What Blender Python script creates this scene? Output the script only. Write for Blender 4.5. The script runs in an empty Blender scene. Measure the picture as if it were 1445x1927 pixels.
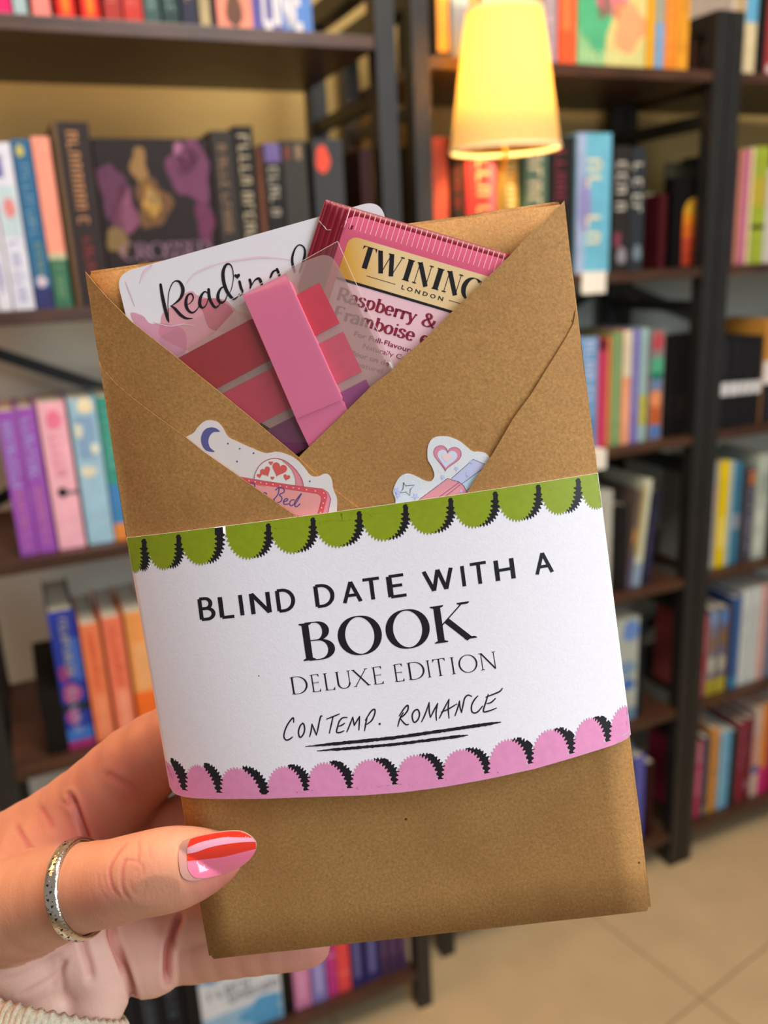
import bpy, bmesh, math, random
import numpy as np
from mathutils import Vector, Matrix
random.seed(7)
sc = bpy.context.scene
COL = sc.collection
# ------------------------------------------------------------------ camera
FPX, PITCH, ROLL = 1593.0, 0.286, -0.0491
CAMZ = 1.40
_cp, _sp, _c, _s = math.cos(PITCH), math.sin(PITCH), math.cos(ROLL), math.sin(ROLL)
CF = Vector((0, _cp, -_sp)); _up = Vector((0, _sp, _cp)); _r = Vector((1, 0, 0))
CR = _c * _r + _s * _up
CU = -_s * _r + _c * _up
CO = Vector((0, 0, CAMZ))
cam = bpy.data.cameras.new('camera'); camo = bpy.data.objects.new('camera', cam); COL.objects.link(camo)
M = Matrix((CR, CU, -CF)).transposed().to_4x4(); M.translation = CO
camo.matrix_world = M
cam.sensor_fit = 'VERTICAL'; cam.sensor_height = 24.0; cam.sensor_width = 18.0
cam.lens = FPX / 1927 * 24.0
cam.clip_start = 0.01; cam.clip_end = 50
cam.dof.use_dof = True; cam.dof.focus_distance = 0.241; cam.dof.aperture_fstop = cam.lens / 3.1
sc.camera = camo
# ------------------------------------------------------------------ world, lights, exposure
w = bpy.data.worlds.new('world'); sc.world = w; w.use_nodes = True
w.node_tree.nodes['Background'].inputs[0].default_value = (1.0, 0.93, 0.86, 1)
w.node_tree.nodes['Background'].inputs[1].default_value = 0.21
def area(name, loc, target, size, size_y, power, color):
    l = bpy.data.lights.new(name, 'AREA'); l.shape = 'RECTANGLE'; l.size = size; l.size_y = size_y
    l.energy = power; l.color = color
    o = bpy.data.objects.new(name, l); COL.objects.link(o); o.location = loc
    o.rotation_euler = (Vector(target) - Vector(loc)).to_track_quat('-Z', 'Y').to_euler()
    return o
# daylight through the shop window to the right of the photographer
area('window_daylight', (0.96, -0.36, 1.80), (0.05, 0.25, 1.32), 0.75, 1.0, 12.5, (0.84, 0.92, 1.0))
# warm shop ceiling lights: one over the aisle in front of the shelves, one to the left
area('ceiling_light', (0.5, 0.35, 2.75), (0.75, 1.45, 0.9), 1.4, 0.5, 33, (1.0, 0.88, 0.72))
area('ceiling_light', (-1.1, 0.55, 2.2), (-0.05, 0.24, 1.33), 0.6, 0.6, 9.5, (1.0, 0.34, 0.12))
sc.view_settings.view_transform = 'Standard'; sc.view_settings.look = 'None'
sc.view_settings.gamma = 1.0; sc.view_settings.use_curve_mapping = False
sc.view_settings.exposure = 0.42
# ------------------------------------------------------------------ geometry of the view (used to measure real positions)
def ray(px, py):
    return CF + CR * ((px - 722.5) / FPX) - CU * ((py - 963.5) / FPX)
def proj(P):
    d = Vector(P) - CO; z = d.dot(CF)
    return 722.5 + FPX * d.dot(CR) / z, 963.5 - FPX * d.dot(CU) / z
YAW = 0.4064
E = Vector((math.cos(YAW), math.sin(YAW), 0)); N = Vector((-math.sin(YAW), math.cos(YAW), 0))   # along / into the bookcases
DA, DB = 1.22, 1.3115          # distance of the book fronts of the left / the middle and right bookcases
SH = [CAMZ + 1.22 * h for h in (0.2483, -0.0301, -0.2997, -0.5542, -0.8101, -1.0765)]   # shelf tops
def W(u, s, z): return E * u + N * s + Vector((0, 0, z))
def u_at(px, z, D):            # position along the bookcase that is seen at column px, at height z
    lo, hi = -2.0, 6.0
    for _ in range(50):
        m = (lo + hi) / 2
        if proj(W(m, D, z))[0] < px: lo = m
        else: hi = m
    return (lo + hi) / 2
def z_at(py, u, D):
    lo, hi = -1.0, 3.0
    for _ in range(50):
        m = (lo + hi) / 2
        if proj(W(u, D, m))[1] > py: lo = m
        else: hi = m
    return (lo + hi) / 2
# ------------------------------------------------------------------ materials
def lin(c):
    if isinstance(c, str):
        c = c.lstrip('#'); c = [int(c[i:i + 2], 16) / 255 for i in (0, 2, 4)]
    return [x / 12.92 if x <= 0.04045 else ((x + 0.055) / 1.055) ** 2.4 for x in c]
MATS = {}
def mat(name, c, rough=0.5, var=0.0, scale=30, bump=0.0, bscale=200, metal=0.0, spec=0.5, coat=0, c2=None, emit=None, estr=0, detail=4, sss=0, aniso=None):
    key = name + str(c) + str(c2)
    if key in MATS: return MATS[key]
    m = bpy.data.materials.new(name); m.use_nodes = True; MATS[key] = m
    nt = m.node_tree; b = nt.nodes['Principled BSDF']
    col = lin(c) + [1]
    b.inputs['Base Color'].default_value = col; b.inputs['Roughness'].default_value = rough
    b.inputs['Metallic'].default_value = metal; b.inputs['Specular IOR Level'].default_value = spec
    b.inputs['Coat Weight'].default_value = coat
    if sss:
        b.inputs['Subsurface Weight'].default_value = sss
    if emit:
        b.inputs['Emission Color'].default_value = lin(emit) + [1]; b.inputs['Emission Strength'].default_value = estr
    if var or bump or c2:
        tc = nt.nodes.new('ShaderNodeTexCoord')
        if aniso:
            mp = nt.nodes.new('ShaderNodeMapping'); mp.inputs['Scale'].default_value = aniso
            nt.links.new(tc.outputs['Object'], mp.inputs[0]); vec = mp.outputs[0]
        else: vec = tc.outputs['Object']
    if var or c2:
        n = nt.nodes.new('ShaderNodeTexNoise'); n.inputs['Scale'].default_value = scale; n.inputs['Detail'].default_value = detail
        nt.links.new(vec, n.inputs['Vector'])
        r = nt.nodes.new('ShaderNodeValToRGB'); nt.links.new(n.outputs[0], r.inputs[0]); nt.links.new(r.outputs[0], b.inputs['Base Color'])
        r.color_ramp.elements[0].position = 0.35; r.color_ramp.elements[1].position = 0.65
        if c2:
            r.color_ramp.elements[0].color = lin(c2) + [1]; r.color_ramp.elements[1].color = col
        else:
            r.color_ramp.elements[0].color = [x * (1 - var) for x in col[:3]] + [1]
            r.color_ramp.elements[1].color = [min(1, x * (1 + var)) for x in col[:3]] + [1]
    if bump:
        n2 = nt.nodes.new('ShaderNodeTexNoise'); n2.inputs['Scale'].default_value = bscale; n2.inputs['Detail'].default_value = 3
        nt.links.new(vec, n2.inputs['Vector'])
        bp = nt.nodes.new('ShaderNodeBump'); bp.inputs['Strength'].default_value = bump; bp.inputs['Distance'].default_value = 0.0005
        nt.links.new(n2.outputs[0], bp.inputs['Height']); nt.links.new(bp.outputs[0], b.inputs['Normal'])
    return m
# ------------------------------------------------------------------ mesh building
class MB:
    def __init__(s): s.v = []; s.f = []; s.m = []; s.k = 0
    def add(s, vs, fs, mi=0):
        o = len(s.v); s.v += [tuple(v) for v in vs]; s.f += [[i + o for i in f] for f in fs]; s.m += [mi] * len(fs)
    def box(s, a, b, mi=0, T=None):
        (x0, y0, z0), (x1, y1, z1) = a, b
        vs = [(x0,y0,z0),(x1,y0,z0),(x1,y1,z0),(x0,y1,z0),(x0,y0,z1),(x1,y0,z1),(x1,y1,z1),(x0,y1,z1)]
        if T: vs = [T(*v) for v in vs]
        s.add(vs, [[0,3,2,1],[4,5,6,7],[0,1,5,4],[1,2,6,5],[2,3,7,6],[3,0,4,7]], mi)
    def bar(s, p, q, w, t, mi=0, up=(0, 0, 1)):     # rectangular bar from p to q
        p, q = Vector(p), Vector(q); d = (q - p).normalized(); a = d.cross(Vector(up)).normalized(); b = a.cross(d)
        vs = [e + a * (i * w / 2) + b * (j * t / 2) for e in (p, q) for i, j in ((-1,-1),(1,-1),(1,1),(-1,1))]
        s.add(vs, [[0,1,2,3],[7,6,5,4],[0,4,5,1],[1,5,6,2],[2,6,7,3],[3,7,4,0]], mi)
    def tube(s, pts, r, n=10, mi=0, caps=True):
        pts = [Vector(p) for p in pts]; rs = r if isinstance(r, (list, tuple)) else [r] * len(pts)
        o = len(s.v); prev = None
        for i, p in enumerate(pts):
            d = (pts[min(i + 1, len(pts) - 1)] - pts[max(i - 1, 0)]).normalized()
            if prev is None: a = d.orthogonal().normalized()
            else: a = (prev - d * prev.dot(d)).normalized()
            prev = a; b = d.cross(a)
            for k in range(n):
                t = 2 * math.pi * k / n; s.v.append(tuple(p + (a * math.cos(t) + b * math.sin(t)) * rs[i]))
        for i in range(len(pts) - 1):
            for k in range(n):
                s.f.append([o + i * n + k, o + i * n + (k + 1) % n, o + (i + 1) * n + (k + 1) % n, o + (i + 1) * n + k]); s.m.append(mi)
        if caps:
            s.f.append([o + k for k in range(n)][::-1]); s.m.append(mi)
            s.f.append([o + (len(pts) - 1) * n + k for k in range(n)]); s.m.append(mi)
    def lathe(s, prof, n=48, mi=0, T=None):
        o = len(s.v)
        for r, z in prof:
            for k in range(n):
                t = 2 * math.pi * k / n; v = (r * math.cos(t), r * math.sin(t), z); s.v.append(tuple(T(*v)) if T else v)
        for i in range(len(prof) - 1):
            for k in range(n):
                s.f.append([o + i * n + k, o + i * n + (k + 1) % n, o + (i + 1) * n + (k + 1) % n, o + (i + 1) * n + k]); s.m.append(mi)
    def build(s, name, mats, parent=None, smooth=False, bevel=0, fix=True):
        me = bpy.data.meshes.new(name); me.from_pydata(s.v, [], s.f)
        if not isinstance(mats, (list, tuple)): mats = [mats]
        for m in mats: me.materials.append(m)
        me.polygons.foreach_set('material_index', s.m)
        if fix or bevel:
            bm = bmesh.new(); bm.from_mesh(me)
            if bevel:
                bmesh.ops.bevel(bm, geom=[e for e in bm.edges if len(e.link_faces) == 2 and e.calc_face_angle(0) > 0.6], offset=bevel, segments=2, affect='EDGES', profile=0.6)
            bmesh.ops.recalc_face_normals(bm, faces=bm.faces); bm.to_mesh(me); bm.free()
        if smooth: me.polygons.foreach_set('use_smooth', [True] * len(me.polygons))
        me.update()
        o = bpy.data.objects.new(name, me); COL.objects.link(o)
        if parent is not None: o.parent = parent
        return o
def tag(o, label=None, cat=None, group=None, kind=None):
    if label: o['label'] = label
    if cat: o['category'] = cat
    if group: o['group'] = group
    if kind: o['kind'] = kind
    return o
def empty(name, M4=None, loc=None):
    o = bpy.data.objects.new(name, None); COL.objects.link(o); o.empty_display_size = 0.02
    if M4 is not None: o.matrix_world = M4
    if loc is not None: o.location = loc
    return o
# ================================================================== THE ROOM
def planeT(P0, X, Y, Z): return lambda x, y, z: P0 + X * x + Y * y + Z * z
WALL_D = DB + 0.315
cream = mat('cream_wall', '#b39a60', 0.9, 0.04, 3)
grey = mat('grey_green_wall', '#cdd6cc', 0.9, 0.04, 3)
mb = MB(); zs = SH[1] - 0.01
mb.box((-3, WALL_D, 0), (5, WALL_D + 0.1, zs), 0, W); mb.box((-3, WALL_D, zs), (5, WALL_D + 0.1, 3.0), 1, W)  # grey-green up to the second shelf, cream above
tag(mb.build('wall_back', [grey, cream]), kind='structure')
# floor: slab with a tile layer, one tile at a time
def floor_pt(px, py):
    d = ray(px, py); t = CAMZ / -d.z; return CO + d * t
g0 = floor_pt(1320, 1879); g1 = floor_pt(1140, 1740)
gx = (g0 - g1).normalized(); gy = Vector((-gx.y, gx.x, 0))
grout = mat('floor_grout', '#8d7660', 0.9, 0.1, 60)
tile = mat('beige_floor_tile', '#b8a07c', 0.42, 0.05, 9, bump=0.1, bscale=120)
mb = MB()
_fx0, _fx1, _fs0, _fs1 = -2.6, 4.2, -2.2, WALL_D
mb.box((_fx0, _fs0, -0.08), (_fx1, _fs1, -0.004), 0, W)
floor = tag(mb.build('floor', grout), kind='structure')
TS = 0.60; first = None
for i in range(-4, 7):
    for j in range(-5, 5):
        c = g0 + gx * (i + .5) * TS + gy * (j + .5) * TS
        if c.dot(N) > WALL_D - 0.43 or c.dot(N) < -1.0 or not (-1.6 < c.dot(E) < 3.4): 
            # tiles cut by the wall are laid only as far as the wall
            if not (c.dot(N) < WALL_D + 0.3 and c.dot(N) > WALL_D - 0.44 and -1.6 < c.dot(E) < 3.4): continue
            bmc = bmesh.new()
            vs = [bmc.verts.new(c + gx * (a * (TS / 2 - .0015)) + gy * (b * (TS / 2 - .0015))) for a, b in ((-1,-1),(1,-1),(1,1),(-1,1))]
            bmc.faces.new(vs)
            bmesh.ops.bisect_plane(bmc, geom=bmc.verts[:] + bmc.edges[:] + bmc.faces[:], plane_co=N * (WALL_D - .001), plane_no=N, clear_outer=True)
            if not bmc.faces: bmc.free(); continue
            r_ = bmesh.ops.extrude_face_region(bmc, geom=bmc.faces[:])
            for v in r_['geom']:
                if isinstance(v, bmesh.types.BMVert): v.co.z -= .005
            bmesh.ops.recalc_face_normals(bmc, faces=bmc.faces)
            me = bpy.data.meshes.new('floor_tile'); bmc.to_mesh(me); bmc.free(); me.materials.append(tile)
            o = bpy.data.objects.new('floor_tile', me); COL.objects.link(o); o.parent = floor; continue
        if first is None:
            mb = MB(); h = TS / 2 - .0015
            mb.box((-h, -h, -0.005), (h, h, 0.0)); o = mb.build('floor_tile', tile, bevel=.001); first = o
        else:
            o = first.copy(); COL.objects.link(o)
        o.parent = floor; o.location = c; o.rotation_euler = (0, 0, math.atan2(gx.y, gx.x) + random.choice((0, 1, 2, 3)) * math.pi / 2)
# ================================================================== BOOKCASES
steel = mat('black_steel', '#1d1d1d', 0.45, 0.12, 25)
wood = mat('dark_walnut_board', '#4f3323', 0.38, c2='#372217', scale=14, detail=6, aniso=(1, 9, 9), bump=0.08, bscale=60)
PW = 0.03
def bookcase(label, D, u0, u1, ztop, nm='bookcase'):
    """open steel frame with wooden boards; u0,u1 = outer edges of the end posts"""
    root = empty('bookcase', Matrix.Translation(W(u0, D, 0)) @ Matrix.Rotation(YAW, 4, 'Z'))
    tag(root, label, 'bookcase', None)
    L = u1 - u0; f0, f1 = -0.025, 0.285          # front and back of the frame, local y
    ztops = ztop
    for x in (0, L - PW):
        for y in (f0, f1 - PW):
            mb = MB(); mb.box((x, y, 0.0), (x + PW, y + PW, ztops)); mb.build('post', steel, root, bevel=.001)
        mb = MB(); mb.box((x, f0 + PW, ztops - 0.03), (x + PW, f1 - PW, ztops)); mb.build('side_rail', steel, root)
        for z in SH:
            if z > 0.2:
                mb = MB(); mb.box((x + .006, f0 + PW, z - 0.085), (x + PW - .006, f1 - PW, z - 0.067)); mb.build('side_rail', steel, root)
    for z in SH:
        mb = MB(); mb.box((PW, f0 + .004, z - 0.018), (L - PW, f1 - .004, z)); mb.build('shelf_board', wood, root, bevel=.0012)
    for k, (za, zb) in enumerate(((SH[1] - .04, SH[2] + .0), (SH[3] - .04, SH[4]))):   # crossed flat bars behind the shelves
        for a, b in ((za, zb), (zb, za)):
            mb = MB(); mb.bar((PW, f1 + (.004 if a > b else .009), a), (L - PW, f1 + (.004 if a > b else .009), b), .004, .02, up=(0, 0, 1)); mb.build('cross_brace', steel, root)
    return root
uAr = u_at(747, z_at(150, 0.3, DA), DA - .025); uA0 = u_at(30, z_at(1300, -.5, DA), DA - .025)
uB0 = u_at(776, 1.69, DB - .025)
zt = z_at(18, u_at(1365, 1.8, DB - .025), DB - .025)
uB1 = u_at(1337, 1.20, DB - .025); uC0 = uB1 + .004
print('bookcase', uA0, uAr, uB0, uB1, 'ztop', zt, 'SH', SH)
bookcase('left black steel bookcase with dark wooden boards, left of the lit lamp', DA, u_at(20, 0.75, DA - .025) - PW, uAr, zt)
bookcase('middle black steel bookcase with dark wooden boards, behind the lit lamp', DB, uB0, uB1, zt)
bookcase('right black steel bookcase with dark wooden boards, cut off at the right', DB, uC0, uC0 + .85, zt)
# ================================================================== BOOKS
def col(c, rough=0.55):
    l_ = lin(c); k_ = .62 if max(l_) < .09 else .92      # dark covers made darker in colour to offset the ceiling light's grey wash
    h_ = '#%02x%02x%02x' % tuple(int(255 * (12.92 * v if v < .0031308 else 1.055 * v ** (1 / 2.4) - .055)) for v in [min(1, x * k_) for x in l_])
    return mat('printed_cover_' + c.strip('#'), h_, rough, 0.07, 40, spec=.22)
paper_edge = mat('page_edges', '#cfc4ae', 0.85, 0.12, 60, aniso=(40, 1, 1))
rnd = random.Random(11)
def pseudo(mb, x0, x1, z0, z1, y, mi, rot=True, rows=1):
    """illegible title marks: short strokes set in a line that runs down the spine"""
    for r in range(rows):
        a0 = x0 + (x1 - x0) * r / rows; a1 = x0 + (x1 - x0) * (r + .82) / rows
        z = z1
        ch = (a1 - a0) * .8
        while z > z0 + ch * .4:
            k = rnd.random(); t = ch * .22
            def q(xa, za, xb, zb): mb.box((min(xa, xb), y - .0004, min(za, zb)), (max(xa, xb), y, max(za, zb)), mi)
            q(a0, z - t, a1, z)
            if k < .5: q(a0, z - ch * .8, a0 + t * .9, z)
            if k > .3: q(a1 - t * .9, z - ch * .8, a1, z)
            if k > .6: q(a0, z - ch * .8, a1, z - ch * .8 + t)
            z -= ch * (1.15 if rnd.random() > .15 else 1.7)
def book(D, shelf, x0, x1, ytop, c, label, group, parts=(), depth=0.14, setback=0.0, lean=0.0, side=None, z=None, faceout=False, thick=.03):
    """x0,x1: columns of the spine's foot, ytop: row of its head (measured in the photograph)"""
    z0 = SH[shelf] if z is None else z
    z0 += .0005
    Ds = D + setback
    u0, u1 = u_at(x0, z0, Ds), u_at(x1, z0, Ds)
    um = (u0 + u1) / 2
    h = ytop if ytop < 5 else z_at(ytop, um, Ds) - z0
    wd = u1 - u0 - .0006
    nxt = (SH[shelf - 1] - .018) if shelf else 9
    if z0 + h > nxt - .012 or len(label.split()) > 16: print('BOOK', label, len(label.split()), h, nxt - z0)
    h = min(h, nxt - .012 - z0)
    root = empty('book', Matrix.Translation(W(u0, Ds, z0 + max(0, wd * math.sin(lean)))) @ Matrix.Rotation(YAW, 4, 'Z') @ Matrix.Rotation(lean, 4, 'Y'))
    tag(root, label, 'book', group)
    if faceout: t, dp = wd, thick
    else: t, dp = wd, depth
    bt = min(.0022, t * .16)
    mb = MB(); cm = col(c)
    if faceout:   # front cover towards the viewer, spine on the left
        mb.box((0, 0, 0), (t, bt, h)); mb.box((0, dp - bt, 0), (t, dp, h)); mb.box((0, bt, 0), (bt, dp - bt, h))
        mb.build('cover', [cm], root, bevel=.0004)
        mb = MB(); mb.box((bt, bt, .003), (t - .003, dp - bt, h - .003)); mb.build('pages', paper_edge, root)
    else:
        sm = cm if side is None else col(side)
        mb.box((0, 0, 0), (t, bt, h), 0); mb.box((0, bt, 0), (bt, dp, h), 1); mb.box((t - bt, bt, 0), (t, dp, h), 1)
        mb.build('cover', [cm, sm], root, bevel=.0004)
        mb = MB(); mb.box((bt, bt, .003), (t - bt, dp - .003, h - .003)); mb.build('pages', paper_edge, root)
    # printed panels / titles: (kind, x0, x1, z0, z1 as fractions, colour)
    for p in parts:
        kind, a0, a1, b0, b1, cc = p[:6]
        mb = MB()
        if kind == 'r': mb.box((a0 * t, -.0003, b0 * h), (a1 * t, .0002, b1 * h)); nm = 'spine_panel'
        elif kind == 't': pseudo(mb, a0 * t, a1 * t, b0 * h, b1 * h, -.0003, 0, rows=p[6] if len(p) > 6 else 1); nm = 'spine_title'
        elif kind == 'o':
            n = 20; cx, cz, rx, rz = (a0 + a1) / 2 * t, (b0 + b1) / 2 * h, (a1 - a0) / 2 * t, (b1 - b0) / 2 * h
            p1_, p2_, am = rnd.random() * 6, rnd.random() * 6, (.16 if faceout else .05)
            wob = [1 + am * math.sin(3 * 2 * math.pi * k / n + p1_) + am * .8 * math.sin(5 * 2 * math.pi * k / n + p2_) for k in range(n)]
            pts = [(min(t, max(0, cx + rx * wob[k] * math.cos(2 * math.pi * k / n))), min(h, max(0, cz + rz * wob[k] * math.sin(2 * math.pi * k / n)))) for k in range(n)]
            mb.add([(x, -.0005, zz) for x, zz in pts] + [(x, .0002, zz) for x, zz in pts], [list(range(n))] + [[k, (k + 1) % n, n + (k + 1) % n, n + k] for k in range(n)]); nm = 'spine_emblem'
        elif kind == 'h':   # horizontal line of marks
            nm = 'cover_lettering'; x = a0 * t; ch = (b1 - b0) * h
            while x < a1 * t - ch * .4:
                def q(xa, za, xb, zb): mb.box((xa, -.0006, b0 * h + za), (xb, .0002, b0 * h + zb))
                q(x, 0, x + ch * .18, ch)
                if rnd.random() > .4: q(x, ch * .82, x + ch * .6, ch)
                if rnd.random() > .5: q(x + ch * .45, 0, x + ch * .6, ch)
                if rnd.random() > .5: q(x, 0, x + ch * .6, ch * .18)
                x += ch * .85
        mb.build(nm, col(cc), root)
    return root, t, h
A, B, C = DA, DB, DB
gA0 = 'books on top shelf of left bookcase'; gA1 = 'books on second shelf of left bookcase'
gA2 = 'books on the third shelf of the left bookcase'; gA3 = 'books on the fourth shelf of the left bookcase'; gA5 = 'books on the bottom shelf of the left bookcase'
def on(s, b): return '%s shelf of %s bookcase' % (('top', 'second', 'third', 'fourth', 'fifth', 'bottom')[s], b)
tA0 = ', top shelf of left bookcase'
H0 = .215
for (x0, x1, c, lab, parts) in [
  (-12, 25, '#d8206c', 'magenta book with a pink spine at the far left end', [('t', .25, .75, .3, .8, '#f07aa8')]),
  (28, 55, '#9fb9c0', 'pale blue book with a mottled spine beside the magenta one', [('t', .2, .8, .1, .9, '#d8e0d0')]),
  (64, 99, '#f08880', 'salmon pink book with a light pink spine panel', [('r', .25, .8, .25, .95, '#f6b0a6')]),
  (110, 145, '#e0281e', 'bright red book, orange foot, left of two alike', [('r', .2, .75, .3, .95, '#f05c50'), ('o', .3, .7, .03, .14, '#f28020')]),
  (156, 191, '#e0281e', 'bright red book, orange foot, right of two alike', [('r', .2, .75, .3, .95, '#f05c50'), ('o', .3, .7, .03, .14, '#f28020')]),
  (199, 233, '#a83632', 'brick red book, pale red title, left of two', [('t', .2, .75, .1, .9, '#e07468')]),
  (236, 272, '#c23a34', 'brick red book, pale red title, right of two', [('t', .2, .75, .1, .9, '#e07468')]),
  (274, 305, '#3f5a5a', 'dark teal book with a grey title, left of two alike', [('t', .25, .8, .08, .95, '#88a09c')]),
  (309, 341, '#35504f', 'dark teal book with a grey title, right of two alike', [('t', .25, .8, .08, .95, '#88a09c')]),
  (345, 376, '#3a3c54', 'slate blue book with a tan curled title', [('t', .3, .85, .15, .95, '#b49c7c')]),
  (379, 399, '#b0a078', 'narrow cream book beside the face-out blue book', [('t', .3, .7, .1, .9, '#c8b890')]),
]:
    book(A, 0, x0, x1, H0, c, lab + tA0, gA0, parts)
bk_forever = book(A, 0, 411, 590, .23, '#4a56a0', 'face-out blue and orange novel with big white lettering, top shelf of left bookcase', gA0,
   [('r', 0, .36, 0, 1, '#e89078'), ('r', .36, .66, 0, 1, '#5a569c'), ('r', .68, 1, 0, .35, '#5c86c8'), ('o', .1, .25, .0, .28, '#6a4a3c')], faceout=True, thick=.035)
tA1 = ', second shelf of left bookcase'
for (x0, x1, yt, c, lab, parts, kw) in [
  (-36, -2, 262, '#e4e2ea', 'white book at the very left edge', [('t', .25, .75, .1, .8, '#8a86c0')], {}),
  (0, 26, 262, '#dcdce8', 'white book with lavender title, next to the left edge', [('t', .25, .75, .1, .5, '#9a96cc'), ('o', .2, .8, .58, .68, '#e8b0b0')], {}),
  (28, 68, 268, '#d8dcec', 'white book with a pink rose and pale blue bands', [('r', .1, .9, .45, .75, '#bcd4dc'), ('o', .25, .8, .56, .68, '#dc8c8c'), ('t', .25, .75, .06, .42, '#a6a4cc', 1), ('r', .15, .5, .8, .93, '#6c6ab0')], {}),
  (70, 104, 262, '#2f6a96', 'blue book with a pale title and yellow stars', [('t', .3, .75, .42, .86, '#8ab0c4'), ('o', .2, .6, .9, .97, '#c8c060'), ('t', .4, .8, .2, .4, '#90a868'), ('r', 0, 1, 0, .13, '#33386c'), ('o', .2, .8, .13, .2, '#ccc0d0')], {}),
  (106, 139, 257, '#f09c88', 'coral pink book with a green lower third', [('r', 0, 1, 0, .29, '#3c7058'), ('t', .25, .75, .03, .25, '#7ca478'), ('r', 0, 1, .29, .33, '#b8b898')], {'side': '#3a5a50'}),
  (146, 212, 229, '#3a3030', 'thick tall dark book with a bronze title', [('t', .36, .72, .45, .95, '#c08c60'), ('t', .42, .72, .05, .38, '#8c3a3c'), ('r', 0, .12, 0, 1, '#6a5238')], {'depth': .18, 'side': '#4c3a26'}),
  (425, 466, 246, '#3c3734', 'dark charcoal hardback with a tan title', [('t', .25, .7, .35, .92, '#94765c')], {'depth': .16, 'side': '#4a2c22'}),
  (468, 501, 237, '#262322', 'tall black book with a curly cream title', [('t', .15, .85, .1, .95, '#b8ac90')], {'depth': .17}),
  (503, 515, 276, '#5c3624', 'narrow russet book between two black ones', [('t', .3, .7, .3, .8, '#a8704c')], {}),
  (517, 549, 270, '#242424', 'black book with a purple top and white title', [('t', .2, .85, .5, .85, '#b4ac9c'), ('r', .05, .95, .88, 1, '#6c5c94'), ('t', .25, .8, .1, .42, '#8c8c84')], {}),
  (551, 594, 264, '#45433e', 'wide charcoal book with a small tan mark at its head', [('r', .55, .8, .88, .97, '#8a7458'), ('r', .1, .3, .88, .96, '#7c3c2c')], {}),
  (605, 660, 262, '#46484a', 'wide slate grey book with a glowing red emblem', [('o', .08, .55, .78, .96, '#e0503a'), ('o', .3, .7, .35, .5, '#8a4440')], {}),
  (690, 712, 279, '#3a1614', 'dark maroon book at the right end beside the post', [], {}),
]:
    book(A, 1, x0, x1, yt, c, lab + tA1, gA1, parts, **kw)
bk_crossed = book(A, 1, 214, 421, .207, '#2c2224', 'face-out dark novel with purple blossoms and a golden lantern, second shelf of left bookcase', gA1,
  [('o', -.0, .22, .52, .86, '#5c3450'), ('o', .1, .3, .42, .72, '#7c4a64'), ('o', .02, .2, .3, .5, '#7a6440'), ('o', .62, 1.0, .62, .98, '#6a3a5a'), ('o', .66, .9, .78, .97, '#9c6484'),
   ('o', .82, .98, .35, .62, '#64304e'), ('o', .3, .44, .72, .95, '#8c6c40'), ('o', .3, .6, .46, .76, '#6a4c30'), ('o', .36, .52, .5, .72, '#d8a858'), ('o', .4, .49, .56, .69, '#fae6a8'),
   ('o', .22, .36, .08, .24, '#a87838'), ('o', .4, .55, .02, .2, '#7a4430')], faceout=True, thick=.03)
tA2 = ', third shelf of left bookcase'
for (x0, x1, yt, c, lab, parts, kw) in [
  (40, 74, 774, '#9c54b8', 'purple book with a pale blue title, left of two alike', [('t', .2, .8, .5, .93, '#b4b0ec'), ('t', .3, .75, .05, .46, '#cc84a8')], {}),
  (75, 109, 768, '#9c54b8', 'purple book with a pale blue title, right of two alike', [('t', .2, .8, .5, .93, '#b4b0ec'), ('t', .3, .75, .05, .46, '#cc84a8')], {}),
  (113, 163, 757, '#f0b4c4', 'light pink book with rosy blots and a small black silhouette', [('o', .25, .8, .82, .95, '#ec7c9c'), ('t', .3, .75, .5, .78, '#ec8ca8'), ('o', .25, .62, .36, .43, '#3a2c34'), ('r', .6, 1, .375, .4, '#7a6a70')], {}),
  (168, 217, 750, '#9cc4d8', 'light blue book with cream clouds and a daisy', [('o', .3, .9, .9, 1.0, '#ece0b8'), ('r', .15, .85, .6, .88, '#84a8c8'), ('o', .1, .4, .74, .84, '#dce0cc'), ('o', .6, .9, .62, .7, '#dce0cc'), ('o', .1, .7, .47, .55, '#e0dcc4')], {}),
  (219, 255, 746, '#3c9484', 'teal book with a blue band and an orange foot', [('r', 0, 1, .12, .4, '#4484bc'), ('r', 0, 1, 0, .12, '#e08c40'), ('t', .2, .8, .5, .9, '#74c0ac')], {}),
]:
    book(A, 2, x0, x1, yt, c, lab + tA2, gA2, parts, **kw)
tA3 = ', fourth shelf of left bookcase'
for (x0, x1, yt, c, lab, parts, kw) in [
  (132, 180, 1150, '#2c3c9c', 'dark blue book with magenta roses and a cream title', [('r', .5, 1, .5, .8, '#4464b4'), ('t', .38, .72, .55, .95, '#b8b48c'), ('o', .05, .5, .5, .62, '#8c3c7c'), ('o', .1, .8, .34, .48, '#b04c78'), ('r', 0, 1, .27, .34, '#28344c'), ('o', .1, .6, .18, .3, '#a84c84'), ('t', .3, .7, .12, .45, '#98a4c4'), ('r', 0, 1, .06, .15, '#3c70c0'), ('r', 0, 1, 0, .06, '#a02c6c')], {'depth': .15, 'side': '#1c2c54'}),
  (184, 219, 1175, '#ec8054', 'orange book with a faded spine, left of two alike', [('t', .3, .75, .45, .92, '#e4603c'), ('r', .25, .8, .05, .4, '#ec9068')], {}),
  (224, 260, 1162, '#ec7c5c', 'orange book with a faded spine, right of two alike', [('t', .3, .75, .45, .92, '#e4603c'), ('r', .25, .8, .05, .4, '#f09878')], {}),
  (265, 305, 1152, '#ec9c54', 'amber book with a glowing orange foot', [('r', .2, .85, .35, .75, '#ecac70'), ('r', 0, 1, .12, .34, '#f07028')], {}),
]:
    book(A, 3, x0, x1, yt, c, lab + tA3, gA3, parts, **kw)
tA5 = ', bottom shelf of left bookcase'
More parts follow.
